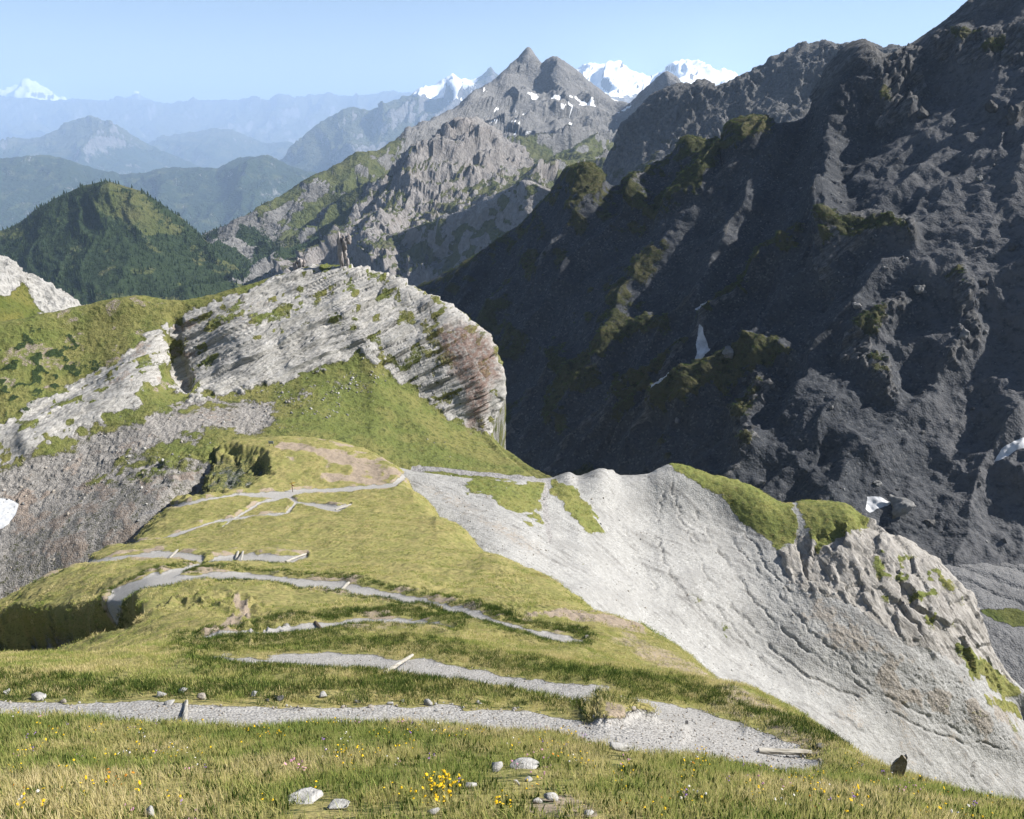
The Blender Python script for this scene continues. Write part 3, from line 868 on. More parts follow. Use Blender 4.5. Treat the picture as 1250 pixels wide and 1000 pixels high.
# ---- 5. dark shadowed mountain on the right ------------------------------------------------------
DM_crest = [(380, 440, 1120), (515, 345, 1020), (600, 300, 985), (668, 236, 955), (690, 213, 945), (715, 212, 938), (737, 226, 932), (752, 228, 925), (775, 214, 915), (800, 203, 905), (838, 182, 893), (862, 186, 895), (882, 184, 898), (895, 160, 892), (920, 150, 885), (945, 152, 882), (1005, 138, 895), (1020, 118, 897), (1035, 92, 900), (1060, 70, 902), (1100, 60, 905), (1135, 38, 906), (1180, 2, 908), (1250, -48, 905), (1400, -105, 890), (1900, -150, 850)]
DM1 = [(380, 470, 1020), (520, 400, 925), (600, 350, 880), (700, 295, 835), (760, 290, 810), (850, 262, 785), (920, 235, 770), (1000, 225, 750), (1060, 180, 760), (1130, 150, 764), (1250, 85, 752), (1400, 45, 720), (1900, 10, 660)]
DM2 = [(380, 520, 900), (520, 450, 850), (700, 398, 738), (850, 365, 682), (940, 345, 655), (1000, 318, 636), (1060, 300, 615), (1130, 285, 606), (1250, 255, 594), (1400, 225, 562), (1900, 160, 520)]
DM3 = [(380, 580, 790), (520, 510, 770), (700, 490, 662), (850, 465, 592), (940, 450, 560), (1000, 435, 540), (1130, 430, 525), (1250, 420, 510), (1400, 400, 482), (1900, 270, 440)]
DM4 = [(380, 620, 720), (520, 570, 690), (700, 560, 602), (850, 550, 522), (1000, 555, 458), (1130, 580, 438), (1250, 590, 424), (1400, 590, 405), (1900, 540, 370)]
DM5 = [(380, 700, 640), (520, 660, 610), (700, 640, 530), (850, 640, 452), (1000, 640, 415), (1130, 652, 396), (1250, 676, 380), (1400, 690, 362), (1900, 700, 330)]
DM6 = [(x, y + 60, Yv - 22) for x, y, Yv in DM5]
dm = Sheet([off(DM_crest, 140, 1.5), off(DM_crest, 30, 1.12), DM_crest, DM1, DM2, DM3, DM4, DM5, DM6], xs=cols(430, 1302, 1.6, 381, 1900, 20), step=1.6, vis_rows=(2, 7))
px, py, P = dm.px, dm.py, dm.P
v2 = dm.rid > 1.9
env = sstep(0, .35, np.abs(dm.rid - 2))
e_ = np.array([.76, .65, 0]); c_ = np.array([-.65, .76, 0])
warp = fbm(P / 120, 3)
gp_ = np.stack([(P @ c_) / 62 + warp * .35, (P @ e_) / 300, P[..., 2] / 400], -1)
gl = ridged(gp_, 4, .48)
j10 = fbm(P / 12 + 3, 4); j30 = fbm(P / 40 + 8, 4)
d = (gl * (6.5 + 6 * sstep(1080, 880, px)) + j30 * 5) * (.25 + .75 * env) + j10 * 1.3 + fbm(P / 3.5, 4) * .32
# left part: hanging dark, smoother scree tongue
RIBS = [  # polyline, width px, height m
    ([(1052, 82, 6), (1016, 142, 8), (1004, 220, 8), (1010, 285, 5)], 28, 38, 's'),
    ([(985, 300, 3), (935, 380, 4), (925, 430, 3)], 22, 10, 's'),
    ([(985, 292, 1), (940, 315, 3), (905, 345, 4), (880, 365, 3), (860, 390, 1)], 14, 13, 'g'),
    ([(1110, 285, 3), (1070, 275, 9), (1030, 298, 10), (1010, 330, 7)], 18, 16, 'r'),
    ([(1100, 370, 3), (1060, 395, 8), (1045, 425, 10), (1070, 455, 10), (1090, 480, 4)], 20, 15, 'r'),
    ([(955, 425, 4), (915, 440, 10), (860, 465, 12), (815, 495, 7)], 22, 18, 'g'),
    ([(930, 470, 6), (905, 505, 10), (915, 545, 8)], 20, 14, 'r'),
    ([(830, 425, 2), (800, 455, 5), (775, 485, 6), (760, 505, 3)], 15, 12, 'g'),
    ([(790, 390, 2), (745, 420, 6), (705, 455, 8), (680, 490, 7), (672, 510, 3)], 18, 13, 'g'),
    ([(840, 180, 3), (870, 190, 8), (850, 225, 9), (815, 245, 8), (800, 265, 4)], 20, 20, 'g'),
    ([(700, 212, 3), (720, 225, 8), (700, 250, 4)], 16, 14, 'g'),
    ([(770, 216, 4), (775, 240, 6), (790, 260, 3)], 14, 12, 'g'),
    ([(895, 160, 4), (930, 160, 6), (900, 180, 3)], 16, 12, 'g'),
    ([(1100, 85, 6), (1080, 125, 9), (1105, 140, 10), (1075, 155, 4)], 16, 17, 'r'),
    ([(1115, 70, 4), (1122, 110, 8), (1110, 145, 4)], 12, 12, 'r'),
    ([(1150, 60, 10), (1200, 60, 20), (1260, 50, 20)], 25, 6, 'r'),
    ([(1170, 340, 6), (1190, 400, 8), (1160, 440, 6)], 18, 8, 'r'),
    ([(1225, 470, 4), (1240, 560, 10), (1300, 600, 10)], 26, 12, 's'),
]
rk = np.zeros(px.shape); gs = np.zeros(px.shape)
jj = j10 * 9 + fbm(P / 5, 3) * 4
for pts, w_, h_, t_ in RIBS:
    q = poly_dist(px, py, pts)
    b = np.exp(-((q + jj * .5).clip(0) / (w_ * .55)) ** 2)
    d += b * h_ * .62
    m = sstep(w_ * .55, -2, q + jj)
    if t_ == 'g':
        gs = np.maximum(gs, m); rk = np.maximum(rk, .62 * m)
    elif t_ == 'r':
        rk = np.maximum(rk, m); gs = np.maximum(gs, m * .8 * sstep(.0, .4, j30))
s3 = P @ np.array([-.55, -.45, .70]) + fbm(P / 20, 3) * 3
d += rk * (strata(s3, 7.5, .8) * 2.6 + strata(s3, 3.0, .78, 2) * 1.0)
fr_ = np.array([[.78, .1, .6], [-.1, 1, 0], [-.6, 0, .8]])
bk, be = blocks(P, (13, 10, 6), 2, fr_)
d += rk * (bk * 2.6 - 1.0 * sstep(.12, 0, be))
bk, be = blocks(P, (5, 4, 2.4), 4, fr_)
d += (rk * .95 + .10) * bk
d *= np.where(v2, 1, .35)
# pinnacles near the top right
dm.push(d)
cr = sstep(.65, .1, np.abs(dm.rid - 2.05))
gs = np.maximum(gs, .8 * cr * (px < 940) * sstep(-.25, .25, j10))
gs = np.maximum(gs, .62 * (px < 820) * sstep(.0, .5, j30 + .3 * j10))
rk = np.maximum(rk, .75 * cr * (px > 1000))
rk = np.maximum(rk, .7 * sstep(.25, .6, gl + .3 * j10) * sstep(1000, 850, px))
snow = np.zeros(px.shape)
SNOWS = [([(938, 292), (946, 281), (957, 275), (958, 281), (948, 291), (940, 296)], 'slender snow streak on the shadowed slope above the grassy rib'),
         ([(849, 380), (856, 371), (865, 367), (864, 373), (855, 381)], 'small snow streak at the foot of the grassy rib'),
         ([(848, 438), (852, 420), (858, 404), (862, 406), (861, 420), (865, 424), (858, 434), (850, 441)], 'hook shaped snow patch beside the pale boulder'),
         ([(797, 497), (812, 484), (828, 471), (830, 474), (814, 488), (799, 500)], 'thin line of snow in the gully beside the mossy rock nose'),
         ([(1058, 618), (1062, 600), (1076, 601), (1091, 607), (1084, 612), (1072, 616), (1064, 624)], 'snow patch beside the big boulder on the valley floor'),
         ([(1214, 562), (1222, 548), (1240, 540), (1275, 528), (1275, 548), (1240, 553), (1222, 562)], 'broad snow tongue at the foot of the dark scree')]
parts = []
taken = np.zeros((px.shape[0] - 1, px.shape[1] - 1), bool)
for pts, lab in SNOWS:
    m = soft_poly(px, py, pts, 1.2, j10 * 1.5) * v2
    snow = np.maximum(snow, m)
    f = (facemask(m) > .5) & ~taken
    taken |= f
    parts.append(("snow_patch", f, dict(label=lab, category='snow patch', group='snow patches')))
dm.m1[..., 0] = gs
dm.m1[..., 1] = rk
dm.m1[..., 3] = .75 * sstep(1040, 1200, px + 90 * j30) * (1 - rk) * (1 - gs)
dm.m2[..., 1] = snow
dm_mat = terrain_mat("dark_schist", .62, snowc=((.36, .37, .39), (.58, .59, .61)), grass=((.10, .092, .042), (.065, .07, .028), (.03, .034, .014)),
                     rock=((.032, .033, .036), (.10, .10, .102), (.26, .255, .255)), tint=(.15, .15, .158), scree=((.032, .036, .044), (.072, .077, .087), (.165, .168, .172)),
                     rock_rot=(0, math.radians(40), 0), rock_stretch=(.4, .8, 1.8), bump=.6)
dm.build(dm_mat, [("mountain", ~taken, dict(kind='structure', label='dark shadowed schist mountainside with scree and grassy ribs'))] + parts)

# ---- 6. ridge behind it ------------------------------------------------------------------------------
RA_crest = [(600, 330, 1500), (690, 280, 1480), (733, 215, 1450), (745, 185, 1440), (760, 152, 1430), (785, 125, 1420), (810, 106, 1420), (845, 100, 1420), (868, 97, 1430), (873, 106, 1430), (895, 97, 1440), (930, 80, 1440), (960, 62, 1440), (975, 53, 1440), (1010, 52, 1440), (1060, 57, 1430), (1150, 60, 1400), (1400, 40, 1400)]
RA_crest = [(x, y, Yv * 1.7) for x, y, Yv in RA_crest]
ra = Sheet([off(RA_crest, 120, 1.5), off(RA_crest, 25, 1.12), RA_crest,
            [(600, 370, 2414), (690, 310, 2380), (745, 235, 2346), (785, 180, 2295), (850, 165, 2261), (960, 125, 2261), (1060, 110, 2261), (1400, 100, 2210)],
            [(600, 420, 2210), (690, 360, 2176), (745, 290, 2125), (785, 245, 2057), (850, 225, 2040), (960, 190, 2040), (1060, 180, 2040), (1400, 180, 2006)],
            [(600, 480, 1955), (745, 360, 1870), (850, 300, 1836), (1060, 260, 1836), (1400, 260, 1802)]],
           xs=cols(660, 1120, 1.8, 601, 1400, 10), step=1.8, sharp=(2,), jag=1.2, jseed=5.0)
px, py, P = ra.px, ra.py, ra.P
j = fbm(P / 30, 5)
v2 = ra.rid > 1.9
ra.push((ridged(np.stack([(P @ c_) / 150 + .3 * j, (P @ e_) / 460, P[..., 2] / 500], -1), 5) * 22 * sstep(0, .3, np.abs(ra.rid - 2)) + j * 7) * np.where(v2, 1, .4))
bk, be = blocks(ra.P, (40, 40, 60), 7)
ra.push(bk * 4.0)
clf = soft_poly(px, py, [(735, 215), (760, 152), (810, 104), (868, 97), (880, 110), (850, 150), (800, 175), (750, 225)], 10, j * 10)
ra.m1[..., 1] = np.maximum(clf, sstep(.1, .4, j))
ra.m1[..., 0] = .6 * sstep(.1, .5, fbm(P / 60, 3)) * (py > 170)
ra_mat = terrain_mat("ridge_schist", 2.0, grass=((.10, .10, .045), (.07, .08, .03), (.035, .042, .016)), rock=((.05, .05, .055), (.13, .13, .13), (.26, .25, .24)),
                     scree=((.075, .076, .08), (.14, .14, .14), (.22, .215, .21)))
ra.build(ra_mat, [("mountain", facemask(py) > -9999, dict(kind='structure', label='dark schist ridge with flat summit behind the shadowed mountainside'))])

# ---- 7. middle mountains --------------------------------------------------------------------------------
MM_crest = [(120, 390, 1950), (180, 340, 2050), (230, 296, 2200), (262, 279, 2280), (300, 264, 2350), (318, 252, 2400), (345, 238, 2430), (380, 213, 2500), (400, 208, 2560), (435, 186, 2650), (460, 183, 2750), (480, 172, 2900), (500, 155, 3100), (530, 143, 3350), (560, 128, 3600), (575, 112, 3700), (600, 100, 3900), (620, 81, 4050), (634, 67, 4180), (645, 56, 4200), (654, 68, 4180), (662, 77, 4150), (672, 69, 4120), (680, 68, 4100), (692, 76, 4100), (705, 86, 4080), (720, 100, 4050), (750, 121, 4000), (768, 126, 3900), (785, 110, 3780), (800, 95, 3700), (815, 87, 3650), (826, 93, 3620), (835, 106, 3600), (880, 140, 3450), (1000, 170, 3400)]
MMh = [(120, 405, 1880), (180, 352, 1960), (262, 300, 2150), (300, 285, 2210), (380, 245, 2340), (435, 215, 2440), (480, 195, 2620), (530, 172, 2950), (560, 158, 3200), (600, 135, 3500), (645, 108, 3850), (680, 108, 3800), (720, 130, 3750), (768, 148, 3600), (815, 128, 3400), (880, 165, 3200), (1000, 200, 3200)]
MM1 = [(120, 420, 1800), (180, 368, 1850), (262, 325, 1980), (300, 310, 2060), (380, 275, 2200), (435, 245, 2270), (480, 225, 2380), (530, 205, 2550), (560, 192, 2700), (600, 175, 2900), (645, 160, 3100), (700, 162, 3150), (750, 172, 3050), (815, 170, 2950), (1000, 230, 2900)]
MM2 = [(120, 460, 1600), (180, 405, 1650), (262, 365, 1750), (300, 345, 1810), (380, 325, 1850), (435, 305, 1860), (480, 285, 1880), (560, 255, 1980), (645, 222, 2150), (700, 212, 2250), (750, 205, 2350), (815, 215, 2350), (1000, 260, 2350)]
MM3 = [(120, 520, 1400), (300, 410, 1500), (435, 370, 1520), (560, 330, 1580), (645, 300, 1680), (750, 290, 1800), (1000, 330, 1900)]
MM4 = [(120, 640, 1150), (300, 520, 1250), (435, 470, 1300), (645, 400, 1450), (1000, 420, 1600)]
KM = 1.5
sc_ = lambda rows: [(x, y, Yv * KM) for x, y, Yv in rows]
MM_crest, MMh, MM1, MM2, MM3, MM4 = (sc_(q) for q in (MM_crest, MMh, MM1, MM2, MM3, MM4))
mm = Sheet([off(MM_crest, 110, 1.5), off(MM_crest, 20, 1.08), MM_crest, MMh, MM1, MM2, MM3, MM4], xs=cols(130, 900, 1.5, 121, 1000, 6), step=1.5, vis_rows=(2, 6), sharp=(2,), jag=1.1, jseed=3.0)


def relief(sh, big, amp, crest_row=2, keep=.25, seed=0.0, octv=6, small=.5, aniso=None, fade=None, ew=.45):
    P = sh.P
    v2 = sh.rid > crest_row - .1
    env = keep + (1 - keep) * sstep(0, ew, np.abs(sh.rid - crest_row))
    q = P / big
    if aniso is not None:
        a = np.array(aniso, float); a /= np.linalg.norm(a)
        c = np.array([-a[1], a[0], 0])
        w = fbm(P / (big * 2) + seed, 3)
        q = np.stack([(P @ c) / big + .45 * w, (P @ a) / (big * 2.6), P[..., 2] / (big * 2.2)], -1)
    r = ridged(q + seed, octv, .5)
    f = fbm(P / (big * .22) + seed, 5)
    sh.push((r * amp * env + f * amp * .16 * small) * np.where(v2, 1, .3) * (1 if fade is None else fade))
    return r, f


r_, f_ = relief(mm, 480, 100, ew=1.3, keep=.0, aniso=(.55, .83, 0), seed=2.0, fade=1 - .40 * sstep(540, 600, mm.px) * sstep(175, 140, mm.py))
bk, be = blocks(mm.P, (285, 285, 345), 15, None, .9)
mm.push(bk * 30 * sstep(.02, .9, np.abs(mm.rid - 2)) * sstep(540, 600, mm.px) * sstep(180, 150, mm.py))
bk, be = blocks(mm.P, (90, 90, 135), 3)
mm.push(bk * 9 * sstep(0, .7, np.abs(mm.rid - 2)) * (1 - .5 * sstep(540, 600, mm.px)))
bk, be = blocks(mm.P, (36, 36, 50), 9)
mm.push(bk * 3.0 * sstep(0, .12, np.abs(mm.rid - 2)))
mm.normals()
P, px, py = mm.P, mm.px, mm.py
up = mm.N[..., 2]
j = fbm(P / 135 + 4, 4)
forest = soft_poly(px, py, [(100, 420), (200, 330), (250, 285), (290, 268), (325, 278), (350, 300), (400, 300), (430, 320), (420, 400), (100, 420)], 16, j * 16)
grs = sstep(.62, .80, up + .12 * j) * sstep(150, 185, py + .0 * px)
grs = np.maximum(grs, .8 * sstep(-.25, .25, j) * (px < 600) * (py > 190))
grs = np.maximum(grs, .85 * sstep(-.25, .2, j) * (px > 590) * (py > 168))
mm.m1[..., 0] = np.clip(grs, 0, 1) * (1 - forest)
mm.m1[..., 1] = sstep(.80, .62, up + .15 * f_)
mm.m2[..., 2] = forest * sstep(-.35, .1, j)
mm.m2[..., 1] = .8 * sstep(.40, .55, fbm(P / 140 + 9, 4)) * (px > 590) * sstep(165, 145, py) * sstep(98, 112, py) * sstep(.45, .7, up)
mm_mat = terrain_mat("limestone_mountain", 3.4, grass=((.145, .15, .06), (.11, .13, .045), (.055, .07, .025)), rock=((.10, .10, .10), (.235, .232, .23), (.36, .355, .35)),
                     scree=((.16, .158, .155), (.25, .245, .24), (.33, .325, .32)), rock_rot=(0, math.radians(20), 0), rock_stretch=(1, 1, 1.4))
mm.build(mm_mat, [("mountain", facemask(py) > -9999, dict(kind='structure', label='pyramid shaped grey limestone peak with its long rocky ridge'))])

M2_crest = [(300, 345, 1700), (360, 312, 1780), (400, 284, 1850), (425, 258, 1900), (445, 236, 1960), (465, 212, 2020), (485, 198, 2100), (510, 178, 2220), (535, 160, 2320), (560, 150, 2380), (580, 146, 2420), (603, 153, 2430), (615, 165, 2430), (640, 182, 2420), (665, 200, 2350), (700, 214, 2280), (760, 235, 2200), (900, 290, 2100)]
M2a = [(300, 365, 1640), (400, 305, 1760), (445, 265, 1830), (485, 235, 1900), (535, 208, 2020), (580, 198, 2100), (640, 208, 2120), (700, 232, 2080), (760, 255, 2020), (900, 310, 1950)]
M2b = [(300, 395, 1540), (400, 340, 1640), (445, 300, 1700), (485, 278, 1740), (535, 255, 1800), (580, 245, 1840), (640, 240, 1880), (700, 262, 1860), (760, 285, 1820), (900, 340, 1780)]
M2c = [(300, 460, 1380), (445, 370, 1480), (580, 320, 1560), (700, 320, 1600), (900, 390, 1560)]
M2d = [(300, 560, 1180), (445, 460, 1280), (580, 420, 1340), (700, 420, 1360), (900, 480, 1340)]
M2_crest, M2a, M2b, M2c, M2d = (sc_(q) for q in (M2_crest, M2a, M2b, M2c, M2d))
m2 = Sheet([off(M2_crest, 70, 1.2), off(M2_crest, 20, 1.05), M2_crest, M2a, M2b, M2c, M2d], xs=cols(320, 800, 1.5, 301, 900, 6), step=1.5, vis_rows=(2, 5), sharp=(2,), jag=1.6, jseed=8.0)
r_, f_ = relief(m2, 300, 88, keep=.1, aniso=(.35, .93, 0), seed=12.0, small=.8)
bk, be = blocks(m2.P, (50, 50, 100), 5)
m2.push(bk * 9)
bk, be = blocks(m2.P, (21, 21, 36), 6)
m2.push(bk * 3.0)
m2.normals()
P, px, py = m2.P, m2.px, m2.py
up = m2.N[..., 2]
j = fbm(P / 105 + 4, 4)
grs = np.maximum(sstep(.70, .86, up + .12 * j), .75 * sstep(-.1, .3, j) * sstep(205, 235, py) * (px > 540))
m2.m1[..., 0] = np.clip(grs, 0, 1) * sstep(170, 215, py + 20 * j)
m2.m1[..., 1] = sstep(.82, .60, up + .12 * f_)
m2.m1[..., 3] = .25 * sstep(.0, .5, j)
m2_mat = terrain_mat("limestone_ridge", 2.6, grass=((.14, .145, .055), (.10, .12, .04), (.05, .065, .022)), rock=((.13, .125, .12), (.31, .29, .28), (.45, .43, .42)),
                     scree=((.20, .19, .185), (.30, .285, .275), (.38, .365, .35)), rock_stretch=(1.3, 1.3, .7), tint=(.30, .25, .22))
m2.build(m2_mat, [("mountain", facemask(py) > -9999, dict(kind='structure', label='fluted grey limestone ridge in front of the pyramid peak'))])

M3_crest = [(280, 352, 2080), (330, 336, 1980), (370, 324, 1900), (400, 311, 1850), (425, 303, 1800), (450, 291, 1750), (475, 287, 1710), (500, 277, 1680), (530, 270, 1640), (560, 259, 1600), (580, 252, 1580), (600, 240, 1560), (620, 228, 1540), (645, 219, 1520), (670, 228, 1510), (700, 235, 1500), (820, 265, 1470)]
M3_crest = sc_(M3_crest)
m3 = Sheet([off(M3_crest, 60, 1.3), off(M3_crest, 12, 1.08), M3_crest, [(x, y + 38, Yv - 26 * KM) for x, y, Yv in M3_crest], [(x, y + 95, Yv - 85 * KM) for x, y, Yv in M3_crest], [(x, y + 220, Yv - 240 * KM) for x, y, Yv in M3_crest]], xs=cols(300, 780, 1.6, 281, 819, 5), step=1.6)
r_, f_ = relief(m3, 195, 38, keep=.5, aniso=(.62, .78, 0), seed=31.0)
m3.normals()
j = fbm(m3.P / 50 + 4, 4)
m3.m1[..., 0] = .75 * sstep(-.1, .3, j)
m3.m1[..., 1] = .8 * sstep(0, .3, f_)
m3.m2[..., 2] = .6 * sstep(.0, .4, fbm(m3.P / 90 + 8, 3)) * (m3.px < 480)
m3.build(m2_mat, [("mountain", facemask(m3.py) > -9999, dict(kind='structure', label='steep shadowed flank falling into the deep valley below the limestone ridge'))])

# ---- 8. forested hill -------------------------------------------------------------------------------------
FH_crest = [(-400, 345, 1850), (-100, 312, 1950), (0, 283, 2000), (25, 268, 2010), (45, 253, 2020), (80, 234, 2050), (108, 225, 2060), (128, 222, 2060), (150, 227, 2065), (175, 236, 2070), (200, 250, 2080), (230, 275, 2085), (262, 303, 2070), (330, 360, 2000), (420, 430, 1900)]
FH1 = [(-400, 390, 1700), (-100, 350, 1780), (0, 320, 1820), (80, 285, 1870), (128, 275, 1880), (175, 285, 1890), (230, 315, 1900), (330, 390, 1850), (420, 460, 1780)]
FH2 = [(-400, 450, 1500), (-100, 410, 1570), (0, 375, 1620), (80, 350, 1650), (128, 340, 1660), (175, 345, 1670), (230, 365, 1680), (330, 430, 1650), (420, 500, 1600)]
FH3 = [(-400, 560, 1250), (0, 470, 1340), (128, 440, 1380), (230, 450, 1400), (420, 570, 1380)]
FH_crest, FH1, FH2, FH3 = ([(x, y, Yv * 1.35) for x, y, Yv in q] for q in (FH_crest, FH1, FH2, FH3))
fh = Sheet([off(FH_crest, 120, 1.5), off(FH_crest, 25, 1.1), FH_crest, FH1, FH2, FH3], xs=cols(-60, 400, 1.6, -400, 419, 8), step=1.6)
r_, f_ = relief(fh, 350, 46, keep=.2, aniso=(-.2, .95, 0), seed=5.0)
fh.normals()
P, px, py = fh.P, fh.px, fh.py
j = fbm(P / 60 + 4, 4)
bare = soft_poly(px, py, [(100, 226), (150, 228), (190, 250), (225, 280), (190, 280), (150, 262), (115, 255)], 12, j * 12)
fr = np.clip(1 - .8 * bare - .55 * sstep(.15, .5, fbm(P / 110 + 20, 4)), 0, 1)
fr = np.where(fh.rid > 1.9, fr, .6)
fh.m2[..., 2] = fr * .9
fh.m1[..., 0] = 1 - .35 * sstep(.1, .4, j)
fh.m1[..., 1] = .55 * sstep(.2, .5, f_)
fh_mat = terrain_mat("forest_floor", 2.0, grass=((.15, .15, .06), (.10, .12, .04), (.05, .065, .022)), rock=((.14, .135, .13), (.30, .29, .28), (.42, .41, .40)))
fh.build(fh_mat, [("hill", facemask(py) > -9999, dict(kind='structure', label='rounded green hill with conifer forest and a bare sunlit flank'))])

# ---- 9. white cliff behind the grassy crest (left edge) --------------------------------------------------------
WC_crest = [(-400, 230, 380), (-120, 262, 390), (-40, 292, 395), (0, 313, 398), (14, 318, 399), (26, 327, 400), (32, 333, 404), (50, 341, 408), (68, 350, 410), (85, 361, 412), (97, 371, 412), (101, 380, 411), (106, 400, 408)]
wc = Sheet([off(WC_crest, 60, 1.25), off(WC_crest, 10, 1.04), WC_crest,
            [(-400, 290, 360), (-120, 310, 370), (-40, 330, 376), (0, 343, 380), (14, 348, 382), (26, 356, 384), (34, 358, 390), (52, 362, 396), (68, 368, 398), (84, 373, 401), (94, 378, 403), (99, 384, 404), (104, 404, 402)],
            [(-400, 380, 335), (-120, 382, 345), (-40, 384, 352), (0, 386, 358), (14, 386, 362), (26, 388, 366), (36, 390, 372), (54, 390, 380), (68, 390, 386), (82, 392, 390), (92, 395, 394), (97, 400, 396), (103, 420, 394)],
            [(-400, 440, 320), (-120, 440, 330), (-40, 440, 337), (0, 440, 343), (14, 440, 347), (26, 440, 352), (36, 440, 358), (54, 440, 366), (68, 440, 370), (82, 440, 376), (92, 440, 380), (97, 442, 384), (103, 450, 384)]], step=1.3)
px, py, P = wc.px, wc.py, wc.P
j = fbm(P / 6, 4)
gg = soft_poly(px, py, [(-200, 375), (-30, 362), (6, 362), (22, 350), (34, 342), (36, 362), (55, 388), (60, 440), (-200, 440)], 4, j * 5)
wc.push((1 - gg) * (ridged(P / 9, 4) * 1.6 + j * .8) - gg * 1.0)
wc.m1[..., 0] = gg
wc.m1[..., 1] = 1 - gg
wc_mat = terrain_mat("white_limestone", .3, grass=((.21, .20, .06), (.13, .16, .04), (.06, .08, .02)), rock=((.28, .27, .255), (.50, .49, .47), (.62, .61, .59)), rock_stretch=(1, 1, .7))
wc.build(wc_mat, [("cliff", facemask(py) > -9999, dict(kind='structure', label='bright white limestone cliff poking up behind the grassy crest'))])


# ---- 10. far ranges ------------------------------------------------------------------------------------------------
FAR = 4.0


def far_range(name, label, crest, foot_dpy, foot_k, big, amp, seed, mat, step=1.8, forest=.0, snow_line=None, snow_px=None, aniso=(.2, 1, 0), keep=.3, mid=.5, grassf=.5, lo=None, octv=7, jag=1.0, fk=FAR):
    FAR = fk
    crest = [(x, y, Yv * FAR) for x, y, Yv in crest]
    big, amp = big * FAR * .38, amp * FAR * .42
    if lo is not None:
        lo = (lo[0] * FAR, lo[1] * FAR)
    if snow_line is not None:
        snow_line *= FAR
    a = [(x, y + foot_dpy * .35, Yv * (1 - (1 - foot_k) * mid)) for x, y, Yv in crest]
    b = [(x, y + foot_dpy, Yv * foot_k) for x, y, Yv in crest]
    c = [(x, y + foot_dpy * 2.0, Yv * foot_k * .8) for x, y, Yv in crest]
    x0, x1 = crest[0][0], crest[-1][0]
    sh = Sheet([off(crest, 40, 1.4), off(crest, 10, 1.06), crest, a, b, c], xs=cols(max(x0, -70), min(x1, 1310), step, x0 - .5, x1 + .5, 8), step=step, vis_rows=(2, 5), sharp=(2,), jag=jag, jseed=seed)
    r, f = relief(sh, big, amp, keep=keep, seed=seed, aniso=aniso, octv=octv)
    sh.normals()
    P = sh.P
    up = sh.N[..., 2]
    j = fbm(P / (big * .4) + seed, 4)
    z = P[..., 2]
    if forest > 0:
        sh.m2[..., 2] = np.clip(forest + .5 * j, 0, 1) * sstep(lo[1], lo[0], z + amp * .6 * j)
    sh.m1[..., 0] = np.clip(grassf * sstep(.45, .75, up + .15 * j) * 1.4, 0, 1)
    sh.m1[..., 1] = sstep(.85, .6, up + .1 * f)
    if snow_line is not None:
        s = sstep(snow_line - amp * .25, snow_line + amp * .25, z + amp * .55 * j) * sstep(.30, .55, up + .1 * j)
        if snow_px is not None:
            s = s * snow_px(sh.px, sh.py)
        sh.m2[..., 1] = s
    sh.build(mat, [(name, facemask(sh.py) > -9999, dict(kind='structure', label=label))])
    return sh


def with_Y(pts, Y0):
    return [(x, y, Y0) for x, y in pts]


far_mat = terrain_mat("far_rock", 24.0, grass=((.13, .13, .07), (.10, .11, .05), (.06, .07, .03)), rock=((.12, .115, .115), (.24, .23, .23), (.34, .33, .32)), scree=((.16, .155, .15), (.24, .23, .225), (.32, .31, .30)))
fo_mat = terrain_mat("far_forest", 15.0, grass=((.12, .13, .055), (.09, .11, .04), (.05, .065, .022)), rock=((.13, .125, .12), (.28, .27, .26), (.38, .37, .36)))
far_range("far_hills", "blue forested hills beyond the deep valley", [(-500, 190, 6600), (-200, 198, 6600), (0, 194, 6700), (30, 191, 6750), (62, 190, 6800), (85, 195, 6800), (108, 203, 6900), (150, 214, 6900), (175, 211, 6900), (200, 205, 6900), (240, 203, 6900), (265, 205, 6900), (290, 193, 6900), (318, 190, 6900), (332, 191, 6950), (345, 198, 7000), (370, 208, 7000), (420, 216, 7000), (520, 230, 7000)],
          75, .80, 900, 120, 3.0, fo_mat, forest=.75, lo=(-420, -200), keep=.12, grassf=.5, fk=2.4)
far_range("far_mountain", "steep blue wedge mountain rising to small snowy summits", [(300, 250, 9000), (335, 218, 9000), (360, 184, 9000), (380, 162, 9000), (400, 143, 9050), (415, 134, 9100), (430, 130, 9200), (450, 136, 9300), (465, 130, 9400), (480, 121, 9500), (500, 116, 9600), (512, 107, 9700), (530, 103, 9800), (545, 92, 9900), (553, 88, 9900), (562, 94, 9900), (575, 96, 9900), (588, 91, 9900), (598, 82, 9900), (605, 88, 9900), (625, 100, 9800), (700, 120, 9700)],
          80, .84, 1500, 330, 7.0, far_mat, snow_line=130, jag=1.1, snow_px=lambda x, y: sstep(495, 515, x) * sstep(590, 575, x), forest=.5, lo=(-500, -250), keep=.10, fk=2.7)
far_range("far_mountain", "hazy blue mountain flank sinking towards the valley", [(-500, 165, 10500), (-200, 170, 10500), (0, 171, 10500), (45, 166, 10500), (70, 156, 10500), (90, 148, 10500), (112, 142, 10600), (130, 149, 10600), (150, 156, 10600), (175, 171, 10600), (200, 184, 10600), (225, 197, 10600), (270, 215, 10600)],
          60, .84, 1500, 230, 9.5, far_mat, forest=.7, lo=(-520, -200), fk=2.9)
far_range("far_mountain", "pale hazy mountain spurs in the valley's far end", [(130, 190, 13000), (180, 172, 13000), (225, 163, 13000), (260, 155, 13000), (285, 157, 13000), (320, 172, 13000), (370, 178, 13000), (430, 175, 13000), (520, 180, 13000)],
          50, .86, 1800, 240, 1.5, far_mat, forest=.6, lo=(-500, -150), fk=3.2)
